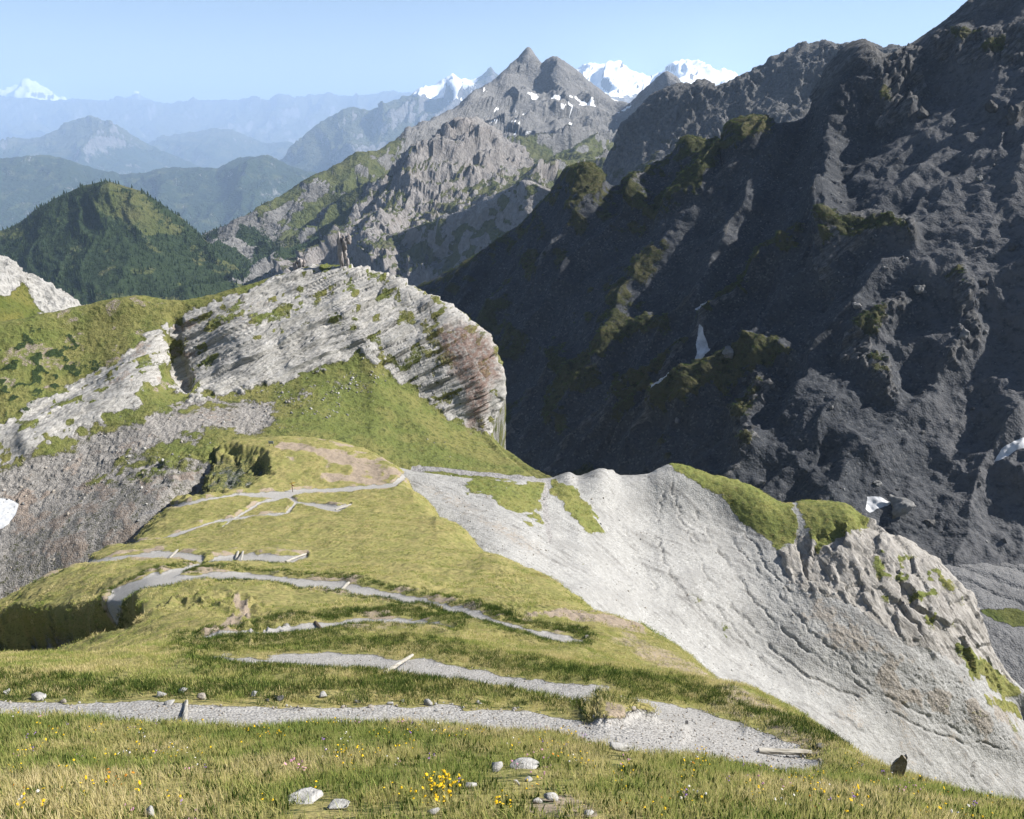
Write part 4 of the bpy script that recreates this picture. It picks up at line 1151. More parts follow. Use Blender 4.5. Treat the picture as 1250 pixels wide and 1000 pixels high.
far_range("far_mountain", "long pale blue mountain range along the horizon", [(-500, 118, 15500), (-150, 122, 15500), (0, 119, 15500), (30, 120, 15500), (62, 122, 15500), (90, 121, 15500), (130, 123, 15500), (148, 120, 15500), (158, 121, 15500), (180, 124, 15500), (205, 127, 15500), (225, 125, 15500), (262, 122, 15500), (290, 121, 15500), (305, 119, 15500), (330, 123, 15500), (343, 117, 15500), (360, 121, 15500), (385, 117, 15500), (402, 112, 15500), (415, 117, 15500), (440, 118, 15500), (470, 113, 15500), (500, 114, 15500), (560, 118, 15500), (640, 122, 15500)],
          55, .84, 2300, 420, 4.4, far_mat, keep=.14)
far_range("snow_peak", "distant snow capped peak at the end of the horizon range", [(-300, 130, 17500), (-60, 124, 17500), (-10, 116, 17500), (5, 109, 17500), (18, 104, 17500), (28, 101, 17500), (34, 98, 17500), (44, 101, 17500), (54, 107, 17500), (66, 115, 17500), (82, 122, 17500), (110, 130, 17500)],
          30, .9, 2300, 330, 14.0, far_mat, snow_line=150, keep=.12, jag=1.6)
far_range("snow_peak", "faint far snowy summit behind the horizon range", [(130, 128, 18000), (150, 121, 18000), (160, 117, 18000), (167, 114, 18000), (175, 118, 18000), (195, 124, 18000), (220, 130, 18000)],
          25, .9, 2300, 260, 16.0, far_mat, snow_line=330, keep=.1)
far_range("snow_massif", "bright white glacier massif behind the dark ridges", [(640, 120, 10500), (680, 95, 10500), (702, 86, 10500), (712, 79, 10500), (722, 82, 10500), (733, 79, 10500), (744, 74, 10500), (752, 77, 10500), (762, 80, 10500), (772, 87, 10500), (785, 89, 10500), (795, 95, 10500), (808, 88, 10500), (818, 80, 10500), (828, 74, 10500), (839, 71, 10500), (850, 74, 10500), (862, 79, 10500), (874, 85, 10500), (886, 82, 10500), (897, 88, 10500), (908, 96, 10500), (940, 120, 10500)],
          45, .88, 900, 210, 21.0, terrain_mat("glacier", 13.0, rock=((.12, .115, .115), (.24, .23, .23), (.34, .33, .32))), snow_line=150, keep=.16, grassf=0, jag=1.6, fk=2.4)
# the deep valley below everything
LOWZ = -5200.0
bm_v = [(-110000, -3000, LOWZ), (110000, -3000, LOWZ), (110000, 130000, LOWZ), (-110000, 130000, LOWZ)]
me = mesh_np("ground", bm_v, [(0, 1, 2, 3)])
gm, gnt = new_mat("valley_land")
T = NT(gnt)
T.out(T.mix(T.sstep(T.noise(1 / 500, 5), .42, .6), (.07, .10, .035), (.15, .16, .07)), .95)
me.materials.append(gm)
ground = bpy.data.objects.new("ground", me); COL.objects.link(ground)
ground['kind'] = 'structure'

# ---- 11. air -------------------------------------------------------------------------------------------------------
hx = mesh_np("haze", [(x, y, z) for x in (-90000, 90000) for y in (-6000, 112000) for z in (LOWZ - 20, 3300)],
             [(0, 1, 3, 2), (4, 6, 7, 5), (0, 4, 5, 1), (2, 3, 7, 6), (0, 2, 6, 4), (1, 5, 7, 3)])
hm, hnt = new_mat("haze")
hv = hnt.nodes.new("ShaderNodeVolumePrincipled")
hv.inputs['Color'].default_value = (.50, .675, .96, 1)
hv.inputs['Density'].default_value = 2.8e-5
hv.inputs['Anisotropy'].default_value = 0.0
ho = hnt.nodes.new("ShaderNodeOutputMaterial")
hnt.links.new(hv.outputs[0], ho.inputs['Volume'])
hx.materials.append(hm)
haze = bpy.data.objects.new("haze", hx); COL.objects.link(haze)
haze['kind'] = 'stuff'
haze['label'] = 'blue alpine haze filling the valleys'


# ================================================================== THINGS
def tag(o, label, cat=None, group=None, kind=None):
    o['label'] = label
    if cat:
        o['category'] = cat
    if group:
        o['group'] = group
    if kind:
        o['kind'] = kind
    return o


def link(name, me, mat=None, parent=None, loc=None):
    if mat is not None and not me.materials:
        me.materials.append(mat)
    o = bpy.data.objects.new(name, me)
    COL.objects.link(o)
    if parent is not None:
        o.parent = parent
    if loc is not None:
        o.location = loc
    return o


def ico(sub):
    import bmesh
    bm = bmesh.new()
    bmesh.ops.create_icosphere(bm, subdivisions=sub, radius=1.0)
    v = np.array([x.co[:] for x in bm.verts]); f = np.array([[y.index for y in x.verts] for x in bm.faces])
    bm.free()
    return v, f


ICO = {k: ico(k) for k in (1, 2, 3, 4)}


def rock_mesh(name, seed, sub=2, cuts=9, rough=.07, dims=(1, .8, .6)):
    r = np.random.default_rng(seed)
    v, f = ICO[sub]
    v = v.copy()
    for k in range(cuts):
        n = r.normal(size=3); n /= np.linalg.norm(n)
        h = r.uniform(.28, .72)
        dd = v @ n - h
        v -= np.where(dd > 0, dd, 0)[:, None] * n
    v += v * (fbm(v * 1.7 + seed, 3) * rough)[:, None]
    if sub > 3:
        v += v * (blocks(v + seed, .75, seed % 97)[0] * .22)[:, None]
    v *= np.array(dims)
    me = mesh_np(name, v, f)
    return me


def stone_mat(name, cols_, scale, bump=.4):
    m, nt = new_mat(name)
    T = NT(nt)
    oi = T.n("ShaderNodeObjectInfo")
    co = T.n("ShaderNodeTexCoord").outputs['Object']
    n1 = T.noise(scale, 5, .65, co)
    n2 = T.noise(scale * 5, 3, .6, co)
    c = T.ramp(n1, [(.3, cols_[0]), (.55, cols_[1]), (.75, cols_[2])])
    c = T.mix(T.math('MULTIPLY', oi.outputs['Random'], .55), c, cols_[0])
    c = T.mix(T.math('MULTIPLY', T.sstep(n2, .55, .75), .5), c, tuple(x * .45 for x in cols_[0]))
    T.out(c, .9, T.math('ADD', n1, T.math('MULTIPLY', n2, .4)), bump, .15)
    return m


pale_stone = stone_mat("pale_stone", ((.22, .215, .205), (.38, .373, .36), (.50, .495, .48)), 2.2)
dark_stone = stone_mat("dark_stone", ((.04, .04, .042), (.085, .083, .082), (.15, .148, .145)), 2.0)
moss_stone = stone_mat("moss_stone", ((.11, .10, .075), (.24, .215, .18), (.42, .39, .34)), 5.0)
pink_stone = stone_mat("pinnacle_stone", ((.17, .15, .145), (.32, .29, .28), (.42, .40, .39)), .6)
warm_stone = stone_mat("warm_stone", ((.17, .15, .125), (.31, .28, .245), (.42, .395, .36)), 2.2)
boulder_pale = stone_mat("boulder_pale", ((.10, .10, .10), (.20, .198, .195), (.30, .295, .29)), 1.6)


def inst(name, pts, rot, scl, idx, sources, label, mats=None):
    """one object of kind stuff: points that carry small meshes"""
    col = bpy.data.collections.new(name + "_kinds")
    for k, me in enumerate(sources):
        col.objects.link(bpy.data.objects.new(f"{name}_kind_{k:02d}", me))
    me = bpy.data.meshes.new(name)
    me.vertices.add(len(pts)); me.vertices.foreach_set('co', np.asarray(pts, np.float32).ravel())
    a = me.attributes.new('rot', 'FLOAT_VECTOR', 'POINT'); a.data.foreach_set('vector', np.asarray(rot, np.float32).ravel())
    a = me.attributes.new('scl', 'FLOAT_VECTOR', 'POINT'); a.data.foreach_set('vector', np.asarray(scl, np.float32).ravel())
    a = me.attributes.new('idx', 'INT', 'POINT'); a.data.foreach_set('value', np.asarray(idx, np.int32))
    ng = bpy.data.node_groups.new(name, 'GeometryNodeTree')
    ng.interface.new_socket('Geometry', in_out='INPUT', socket_type='NodeSocketGeometry')
    ng.interface.new_socket('Geometry', in_out='OUTPUT', socket_type='NodeSocketGeometry')
    N = ng.nodes
    gi, go = N.new('NodeGroupInput'), N.new('NodeGroupOutput')
    ci = N.new('GeometryNodeCollectionInfo')
    ci.inputs['Collection'].default_value = col
    ci.inputs['Separate Children'].default_value = True
    ci.inputs['Reset Children'].default_value = True
    ip = N.new('GeometryNodeInstanceOnPoints')
    ip.inputs['Pick Instance'].default_value = True

    def na(nm, t):
        n = N.new('GeometryNodeInputNamedAttribute'); n.data_type = t
        n.inputs['Name'].default_value = nm
        return n.outputs['Attribute']
    e2r = N.new('FunctionNodeEulerToRotation')
    L = ng.links.new
    L(gi.outputs[0], ip.inputs['Points']); L(ci.outputs[0], ip.inputs['Instance'])
    L(na('idx', 'INT'), ip.inputs['Instance Index'])
    L(na('rot', 'FLOAT_VECTOR'), e2r.inputs[0]); L(e2r.outputs[0], ip.inputs['Rotation'])
    L(na('scl', 'FLOAT_VECTOR'), ip.inputs['Scale'])
    L(ip.outputs[0], go.inputs[0])
    o = bpy.data.objects.new(name, me)
    COL.objects.link(o)
    md = o.modifiers.new('scatter', 'NODES'); md.node_group = ng
    tag(o, label, kind='stuff')
    return o


def cell_area(sh):
    du = sh.P[:-1, 1:] - sh.P[:-1, :-1]; dv = sh.P[1:, :-1] - sh.P[:-1, :-1]
    return np.linalg.norm(np.cross(du, dv), axis=-1)


def scatter(sh, dens, rng=RNG):
    """random points on the sheet; dens = points per square metre at each vertex"""
    A = cell_area(sh) * dens[:-1, :-1]
    n = rng.poisson(np.clip(np.nan_to_num(A), 0, 50))
    r, c = np.nonzero(n)
    k = n[r, c]
    r, c = np.repeat(r, k), np.repeat(c, k)
    u, v = rng.random(len(r))[:, None], rng.random(len(r))[:, None]
    P = sh.P
    pt = (1 - u) * (1 - v) * P[r, c] + u * (1 - v) * P[r, c + 1] + u * v * P[r + 1, c + 1] + (1 - u) * v * P[r + 1, c]
    return pt, r, c


# ---- timber water bars ---------------------------------------------------------------------------
def timber_material():
    m, nt = new_mat("weathered_timber")
    T = NT(nt)
    co = T.n("ShaderNodeTexCoord").outputs['Object']
    mp = T.n("ShaderNodeMapping"); mp.inputs['Scale'].default_value = (1.2, 22, 22)
    T.link(co, mp.inputs['Vector'])
    n = T.noise(1.0, 5, .6, mp.outputs[0])
    n2 = T.noise(3.0, 4, .6, co)
    c = T.ramp(n, [(.3, (.16, .145, .12)), (.5, (.34, .32, .28)), (.7, (.45, .43, .39))])
    c = T.mix(T.math('MULTIPLY', T.sstep(n2, .5, .75), .5), c, (.14, .12, .09))
    T.out(c, .85, n, .6, .02)
    return m


timber = timber_material()
dark_timber = stone_mat("old_timber", ((.06, .045, .03), (.12, .095, .07), (.2, .17, .13)), 3.0)


def bar(x0, y0, x1, y1, w, h, label, mat=timber, lift=.0, seed=0):
    a, _, _ = gh.find(x0, y0, (2, 11.2)); b, _, _ = gh.find(x1, y1, (2, 11.2))
    L = (b - a).length
    r = np.random.default_rng(seed)
    n, k = 9, 10
    v = []
    for i in range(n):
        t = i / (n - 1)
        e = 1 - .10 * (abs(2 * t - 1) ** 8)
        for q in range(k):
            an = 2 * math.pi * q / k
            cx, sx = math.cos(an), math.sin(an)
            p = 3.2
            rr = (abs(cx) ** p + abs(sx) ** p) ** (-1 / p)
            v.append((t * L - L / 2, cx * rr * w / 2 * e * (1 + .08 * r.normal()), sx * rr * h / 2 * e * (1 + .08 * r.normal())))
    f = []
    for i in range(n - 1):
        for q in range(k):
            f.append((i * k + q, i * k + (q + 1) % k, (i + 1) * k + (q + 1) % k, (i + 1) * k + q))
    me = bpy.data.meshes.new("timber_bar")
    me.from_pydata(v, [], f + [tuple(range(k))[::-1], tuple(range((n - 1) * k, n * k))])
    me.update()
    o = link("timber_bar", me, mat)
    d = (b - a).normalized()
    up = Vector((0, 0, 1)); yv = up.cross(d).normalized(); zv = d.cross(yv)
    M = Matrix((d, yv, zv)).transposed().to_4x4()
    M.translation = (a + b) / 2 + Vector((0, 0, h * .28 + lift))
    o.matrix_world = M
    tag(o, label, 'timber bar', 'timber water bars across the path')
    return o


bar(470, 823, 503, 801, .15, .14, 'slim pale timber bar set slantwise across the shaded gravel path', seed=1)
bar(385, 759, 392, 769, .24, .20, 'thick brown timber bar across the short gravel path', dark_timber, seed=2)
bar(572, 755, 582, 745, .34, .25, 'whitish timber bar where the long zigzag nears the grass gap', seed=3)
bar(686, 783, 717, 777, .34, .30, 'long whitish log at the lower corner of the long zigzag', seed=4)
bar(417, 721, 426, 713, .42, .3, 'small pale timber bar midway along the long zigzag', seed=5)
bar(288, 685, 291, 673, .42, .35, 'pale timber bar with a twin beside it on the short terrace', seed=6)
bar(294, 685, 297, 673, .42, .35, 'pale timber bar with a twin beside it on the short terrace', seed=7)
bar(348, 686, 374, 676, .45, .35, 'whitish log closing the end of the short terrace', seed=8)
bar(207, 682, 217, 671, .5, .35, 'pale timber bar across the trail above the fork', seed=9)
bar(225, 884, 228, 858, .10, .09, 'pale timber bar lying straight across the stony path beside small rubble', seed=10)
bar(409, 623, 428, 616, .6, .4, 'pale log edging the small gravel corner below the signpost', seed=11)
bar(912, 912, 1002, 915, .16, .15, 'long pale beam lying at the end of the stony path', seed=12, lift=.10)
bar(926, 919, 990, 921, .14, .13, 'shorter pale beam lying below the long beam', seed=13, lift=.03)

# ---- stones ------------------------------------------------------------------------------------------
def stone(sh, x, y, wpx, label, mat, seed, dims=(1, .8, .6), rows=None, group=None, name="stone", sub=2, cuts=10, sink=.25, cat='stone', rz=None, tilt=0.0):
    p, n, k = sh.find(x, y, rows)
    dep = p.y * CP - p.z * SP
    R = wpx * dep / F / 2
    me = rock_mesh(name, seed, sub, cuts, rough=.28 if name == 'boulder' else .12, dims=dims)
    o = link(name, me, mat, loc=p + n * R * dims[2] * (1 - 2 * sink) * .5)
    o.scale = (R, R, R)
    o.rotation_euler = (tilt, tilt * .6, random.uniform(-.5, .5) if rz is None else rz)
    tag(o, label, cat, group)
    return o


GHR = (2.0, 11.2)
PS = [(8, 847, 16, 'small grey stone at the meadow edge where the path starts'), (47, 852, 27, 'broad flat whitish stone half sunk at the path edge'),
      (78, 858, 13, 'little warm grey stone on the stony path'), (195, 852, 20, 'pale angular stone on top of the rubble beside the timber bar'),
      (209, 859, 18, 'pale angular stone low in the rubble beside the timber bar'), (222, 846, 16, 'greyish stone behind the rubble beside the timber bar'),
      (248, 855, 18, 'reddish brown stone with a white face beside the rubble'), (309, 851, 14, 'upright whitish stone at the grass edge'),
      (341, 855, 18, 'pale block stone next to a low dark one'), (326, 855, 10, 'low dark stone next to the pale block'),
      (393, 852, 17, 'flat pale stone lying on the grass lip'), (435, 857, 12, 'tilted whitish stone leaning on the grass lip'),
      (452, 863, 9, 'pebble sized tan stone on the gravel'), (476, 859, 11, 'flat grey stone in a short row of three'),
      (490, 858, 11, 'rounded grey stone in a short row of three'), (521, 861, 17, 'slanted bright white stone slab on the gravel'),
      (534, 868, 10, 'small pale stone below the slanted slab'), (585, 860, 10, 'small bluish stone at the grass lip'),
      (706, 868, 17, 'bright white rounded stone beside the overgrown bank'), (790, 884, 17, 'tan stone stuck in the eroded bank'),
      (838, 884, 9, 'dark pebble on the wide gravel corner'), (945, 902, 8, 'dark pebble above the long beam')]
for k, (x, y, w_, lab) in enumerate(PS):
    stone(gh, x, y, w_, lab, warm_stone if any(t in lab for t in ('tan', 'warm', 'reddish')) else (dark_stone if 'dark' in lab else pale_stone), 100 + k, dims=(1, .8, .62), rows=GHR, group='stones along the footpath', sink=.05)
FG = [(378, 980, 56, (1, .75, .30), 'large flat grey slab in the foreground meadow with a crack'), (412, 988, 40, (1, .6, .32), 'narrower grey slab lying against the large cracked slab'),
      (640, 938, 36, (1, .7, .28), 'light grey flat slab among pink flowers'), (605, 942, 26, (.7, .8, .5), 'greyish brown stone beside the light grey slab'),
      (755, 921, 32, (.9, .6, .62), 'pointed bluish grey stone sticking out of the meadow'), (656, 981, 13, (1, .9, .8), 'small bright white round stone in a bare soil spot'),
      (670, 979, 22, (1, .7, .6), 'angular grey stone beside the small white one'), (575, 964, 17, (1, .8, .7), 'lilac grey rounded stone in the deep grass'),
      (530, 996, 16, (1, .8, .6), 'pale stone under the yellow flowers'), (180, 997, 20, (1, .8, .6), 'pale lichen covered stone at the meadow bottom'),
      (715, 1000, 18, (1, .7, .5), 'flat pale stone at the bottom of the bare spot'), (628, 958, 14, (1, .7, .5), 'bluish chip stone below the light grey slab'),
      (645, 955, 12, (1, .8, .6), 'pinkish chip stone below the light grey slab')]
for k, (x, y, w_, dm_, lab) in enumerate(FG):
    stone(gh, x, y, w_ * 1.15, lab, pale_stone, 200 + k, dims=dm_, rows=(1.5, 4), group='stones in the foreground meadow', sink=-.25, sub=3 if w_ > 30 else 2, cuts=12)
pm = gh_pathm[:-1, :-1]
edge = (gh_pathm > .1) & (gh_pathm < .95) & gh_vis & (gh.Y < 24) & (gh.px > -40) & (gh.px < 1010)
cand = np.argwhere(edge)
sel = cand[RNG.permutation(len(cand))[:95]]
small = [rock_mesh("stone", 300 + k, 1, 7, dims=(1, .8, .62)) for k in range(8)]
for k, (r, c) in enumerate(sel):
    me = small[k % 8]
    if not me.materials:
        me.materials.append((pale_stone, warm_stone)[k % 2])
    o = link("stone", me, loc=Vector(gh.P[r, c]) + Vector((0, 0, .02)))
    s0 = float(np.clip(RNG.lognormal(-2.75, .45), .03, .16))
    o.scale = (s0, s0, s0)
    o.rotation_euler = tuple(RNG.uniform(-3, 3, 3))
    tag(o, 'small loose greyish stone at the ragged edge of the near gravel paths', 'stone', 'small loose stones on the path edges')

# mossy rock post on the brow
p, n, _ = gh.find(1094, 949, (2.6, 4.1))
o = link("standing_rock", rock_mesh("standing_rock", 77, 3, 10, .30, dims=(.22, .2, .56)), moss_stone, loc=p + Vector((0, 0, .42)))
o.rotation_euler = (.05, .10, .4)
tag(o, 'dark mossy upright rock standing alone on the meadow brow before the scree', 'rock')

# ---- boulders on the dark slope, snow side and knoll ---------------------------------------------------
DMR = (2.05, 7.5)
for k, (x, y, w_, dm_, lab, mt) in enumerate([
        (1094, 624, 34, (1, .9, .75), 'huge dark boulder with a sunlit top beside the lower snow patch', boulder_pale),
        (1070, 590, 10, (1, .9, .7), 'small pale boulder just above the lower snow patch', boulder_pale),
        (1122, 355, 18, (1, .9, .75), 'pale round boulder lying on the bare dark scree', boulder_pale),
        (890, 432, 18, (1, .8, .9), 'pale block boulder at the shadow edge above the mossy rock nose', boulder_pale),
        (1175, 410, 20, (1, .9, .7), 'whitish angular boulder in the dark rock band', boulder_pale),
        (1045, 372, 12, (1, .9, .7), 'small whitish boulder below the pale fin', boulder_pale),
        (1238, 140, 30, (.75, .8, 1.3), 'tall pointed rock tower casting a long shadow on the scree', dark_stone),
        (1213, 133, 20, (.9, .8, 1.0), 'rounded rock tower beside the tall pointed one', dark_stone),
        (1118, 143, 26, (1, .8, .9), 'craggy rock knob low on the dark shoulder', dark_stone),
        (1196, 220, 10, (1, .8, .8), 'small grey boulder alone on the upper scree', boulder_pale),
        (1200, 345, 16, (1, .8, .8), 'dark angular boulder on the sunlit scree', dark_stone),
        (1237, 302, 16, (1, .8, .7), 'grey slabby boulder at the upper end of the sunlit scree', dark_stone),
        (930, 590, 8, (1, .8, .8), 'small white boulder at the foot of the dark slope', boulder_pale),
        (1016, 498, 7, (1, .8, .8), 'little white boulder in the middle of the dark scree', boulder_pale),
        (826, 512, 12, (1, .8, .8), 'pale boulder under the mossy rock nose', boulder_pale),
        (1135, 640, 16, (1, .8, .7), 'grey boulder right of the huge one on the valley edge', dark_stone)]):
    stone(dm, x, y, w_, lab, mt, 400 + k, dims=dm_, rows=DMR, group='boulders on the dark mountainside', name="boulder", sub=4, cuts=8, sink=.1, cat='boulder')


def rubble(name, sh, dens, smin, smax, mats, label, seed, flat=.65):
    pt, r, c = scatter(sh, dens)
    g = np.random.default_rng(seed)
    src = []
    for k in range(8):
        me = rock_mesh(name, seed + k, 1, 6, dims=(1, g.uniform(.6, .95), flat * g.uniform(.7, 1.2)))
        me.materials.append(mats[k % len(mats)])
        src.append(me)
    n = len(pt)
    s = smin * (smax / smin) ** (g.random(n) ** 2.2)
    print(name, n)
    return inst(name, pt, g.uniform(-3, 3, (n, 3)), np.stack([s, s, s], 1), g.integers(0, 8, n), src, label)


px, py = kn.px, kn.py
jn = fbm(kn.P / 7 + 40, 3)
dn = .16 * soft_poly(px, py, [(-40, 640), (0, 572), (100, 540), (190, 500), (240, 492), (330, 490), (345, 520), (280, 530), (230, 545), (150, 590), (60, 620)], 12) * sstep(-.2, .3, jn)
dn += .5 * soft_poly(px, py, [(300, 485), (380, 458), (440, 436), (475, 455), (440, 490), (390, 510), (310, 525)], 12) * sstep(-.1, .4, jn)
dn += .04 * soft_poly(px, py, [(-40, 720), (0, 600), (120, 590), (250, 560), (250, 600), (100, 670)], 12)
dn += .05 * soft_poly(px, py, [(500, 520), (540, 535), (600, 570), (560, 560), (520, 545)], 6) * sstep(.0, .3, jn)
rubble("rubble", kn, dn * (kn.rid > 4.5), .20, 1.0, [boulder_pale, pale_stone, warm_stone, boulder_pale], 'pale broken rock debris below the layered cliff', 500)
px, py = scs.px, scs.py
jn = fbm(scs.P / 7 + 40, 3)
dn = .035 + .16 * soft_poly(px, py, [(930, 690), (1010, 720), (1090, 780), (1170, 820), (1240, 860), (1240, 910), (1130, 880), (1040, 820), (960, 760)], 20) * sstep(-.2, .4, jn)
dn += .12 * soft_poly(px, py, [(500, 575), (560, 600), (660, 650), (720, 720), (640, 680), (560, 630)], 10)
rubble("scree_stones", scs, dn * (scs.rid > 2.0) * (scs.rid < 6) * (1 - grass_bits) * (scs.px < 1330), .10, .75, [pale_stone, warm_stone], 'loose stones strewn over the pale scree fan', 520)
px, py = dm.px, dm.py
jn = fbm(dm.P / 40 + 40, 3)
dn = .010 * sstep(880, 1060, px + 120 * jn) * (py > 180) * (px < 1330) * sstep(-.4, .3, jn)
rubble("boulder_field", dm, dn * (dm.m2[..., 1] < .2) * (dm.rid > 2.2) * (dm.rid < 7), .45, 3.0, [dark_stone, dark_stone, dark_stone, boulder_pale], 'countless blocks strewn over the dark scree', 540)

pg = gh_pathm * gh_vis * (gh.Y < 34) * (gh.px > -60) * (gh.px < 1100)
rubble("path_gravel", gh, 42 * pg * np.where(gh.Y < 20, 1, .5), .012, .07, [pale_stone, warm_stone], 'loose gravel and chips on the near paths', 560)
# ---- rock pinnacles on the knoll's skyline -----------------------------------------------------------------
def pinnacle(x, y, hpx, lumps, label, seed):
    p, n, _ = kn.find(x, y, (1.2, 2.3))
    dep = p.y * CP - p.z * SP
    u = dep / F
    root = bpy.data.objects.new("rock_pinnacle", None)
    COL.objects.link(root)
    root.location = p
    tag(root, label, 'rock pinnacle', 'rock pinnacles on the knoll skyline')
    for k, (dx, z0, w_, h_) in enumerate(lumps):
        v, f = ICO[3]
        v = v.copy()
        v = v * np.array([w_ * u * .36, w_ * u * .36, h_ * u / 2])
        v += v * (fbm(v * 1.1 + seed + k, 4) * .55)[:, None]
        v[:, 0] += .35 * fbm(v * np.array([0, 0, .5]) + seed, 2)
        o = link("spire" if k == 0 else "rock_lump", mesh_np("spire" if k == 0 else "rock_lump", v, f), pink_stone, root, loc=(dx * u, .3 * k, (z0 + h_ / 2) * u))
    return root


pinnacle(416, 325, 34, [(0, -6, 8, 42), (6, 20, 9, 16), (11, 26, 8, 12), (5, 8, 7, 14), (7, -3, 6, 12)], 'tall pinkish rock spire with knobs rising behind the knoll crest', 3)
pinnacle(364, 331, 16, [(-3, -4, 6, 16), (4, 2, 9, 13), (8, 5, 6, 9), (1, 8, 7, 8)], 'short stubby rock pinnacle left of the tall spire', 8)

# ---- signpost and small board ---------------------------------------------------------------------------------
def plain(name, c, rough=.6):
    m, nt = new_mat(name)
    T = NT(nt)
    n = T.noise(30, 3, .6, T.n("ShaderNodeTexCoord").outputs['Object'])
    T.out(T.mix(T.math('MULTIPLY', n, .5), c, tuple(x * .6 for x in c)), rough)
    return m


yellow = plain("sign_yellow", (.55, .33, .03)); brownw = plain("post_brown", (.10, .06, .04)); greym = plain("board_grey", (.30, .33, .36)); redm = plain("sign_red", (.30, .06, .04))


def box(sx, sy, sz, tip=0.0):
    v = [(x * sx / 2, y * sy / 2, z * sz / 2) for x in (-1, 1) for y in (-1, 1) for z in (-1, 1)]
    f = [(0, 1, 3, 2), (4, 6, 7, 5), (0, 4, 5, 1), (2, 3, 7, 6), (0, 2, 6, 4), (1, 5, 7, 3)]
    if tip:
        v += [(sx / 2 + tip, -sy / 2, 0), (sx / 2 + tip, sy / 2, 0)]
        f = f[:1] + f[2:] + [(4, 8, 5), (6, 7, 9), (4, 6, 9, 8), (8, 9, 7, 5)]
        f = [q for q in f if q != (4, 6, 7, 5)]
    me = bpy.data.meshes.new("part")
    me.from_pydata(v, [], f)
    me.update()
    return me


def tube(r, h, k=8):
    v = [(r * (1 - .15 * z) * math.cos(2 * math.pi * q / k), r * (1 - .15 * z) * math.sin(2 * math.pi * q / k), z * h) for z in (0, 1) for q in range(k)]
    f = [(q, (q + 1) % k, k + (q + 1) % k, k + q) for q in range(k)] + [tuple(range(k, 2 * k))]
    me = bpy.data.meshes.new("part")
    me.from_pydata(v, [], f)
    me.update()
    return me


p, n, _ = gh.find(357, 601, (9.5, 11.0))
sp = bpy.data.objects.new("signpost", None); COL.objects.link(sp); sp.location = p - Vector((0, 0, .2))
tag(sp, 'wooden trail signpost with yellow direction boards at the path junction', 'signpost')
link("post", tube(.11, 3.6), brownw, sp)
for k, (z, rz) in enumerate([(3.35, .4), (3.0, 2.6), (2.65, -.5)]):
    b = link("direction_board", box(.85, .05, .24, .18), yellow if k < 2 else redm, sp, loc=(.45 * math.cos(rz), .45 * math.sin(rz) - .12, z))
    b.rotation_euler = (0, 0, rz)
p, n, _ = gh.find(331, 545, (9.5, 11.3))
sb = bpy.data.objects.new("information_board", None); COL.objects.link(sb); sb.location = p
tag(sb, 'small grey information board standing on the green mound', 'board')
pn = link("panel", box(1.7, .1, 1.0), greym, sb, loc=(0, 0, 1.5))
for s in (-1, 1):
    link("post", tube(.07, 1.6), brownw, sb, loc=(s * .7, .12, -.1))

# ---- conifers ------------------------------------------------------------------------------------------------------
def foliage_mat(name, c0, c1, trans=.25):
    m, nt = new_mat(name)
    T = NT(nt)
    oi = T.n("ShaderNodeObjectInfo")
    n = T.noise(.6, 3, .6)
    f = T.math('ADD', T.math('MULTIPLY', oi.outputs['Random'], .7), T.math('MULTIPLY', n, .3))
    c = T.mix(f, c0, c1)
    d = T.n("ShaderNodeBsdfDiffuse"); t = T.n("ShaderNodeBsdfTranslucent"); mx = T.n("ShaderNodeMixShader")
    T.link(c, d.inputs[0]); T.link(c, t.inputs[0]); mx.inputs[0].default_value = trans
    T.link(d.outputs[0], mx.inputs[1]); T.link(t.outputs[0], mx.inputs[2])
    o = T.n("ShaderNodeOutputMaterial"); T.link(mx.outputs[0], o.inputs[0])
    return m


needle = foliage_mat("conifer_needles", (.016, .030, .014), (.040, .058, .022), .1)
bark = plain("conifer_bark", (.06, .045, .035), .9)


def conifer(seed):
    g = np.random.default_rng(seed)
    v, f = [], []
    H_ = 1.0
    for q in range(5):
        v.append((.02 * math.cos(q * 1.2566), .02 * math.sin(q * 1.2566), -.08))
    v.append((0, 0, .5))
    f += [(q, (q + 1) % 5, 5) for q in range(5)]
    L = 6
    for l in range(L):
        z0 = .10 + .80 * l / L
        R_ = .23 * (1 - l / (L + .6)) ** .85
        k = 9
        b = len(v)
        v.append((g.normal() * .01, g.normal() * .01, z0 + .30 * (1 - .35 * l / L)))
        for q in range(k):
            a = 2 * math.pi * (q + g.uniform(-.25, .25)) / k
            rr = R_ * (1.15 if q % 2 else .62) * g.uniform(.75, 1.2)
            v.append((rr * math.cos(a), rr * math.sin(a), z0 + g.uniform(-.03, .03) - (.03 if q % 2 else -.02)))
        f += [(b, b + 1 + q, b + 1 + (q + 1) % k) for q in range(k)]
    me = bpy.data.meshes.new("conifer")
    me.from_pydata(v, [], f)
    me.materials.append(bark); me.materials.append(needle)
    me.polygons.foreach_set('material_index', [0] * 5 + [1] * (len(f) - 5))
    me.update()
    return me


trees = [conifer(600 + k) for k in range(6)]
KC = np.array([(x, y) for x, y, _ in KN_crest]); WCc = np.array([(x, y) for x, y, _ in WC_crest])


def clear(px, py, m=1.0):
    a = np.interp(px, KC[:13, 0], KC[:13, 1])
    b = np.where(px < 101, np.interp(px, WCc[:, 0], WCc[:, 1]), 9999)
    return py < np.minimum(a, b) - m


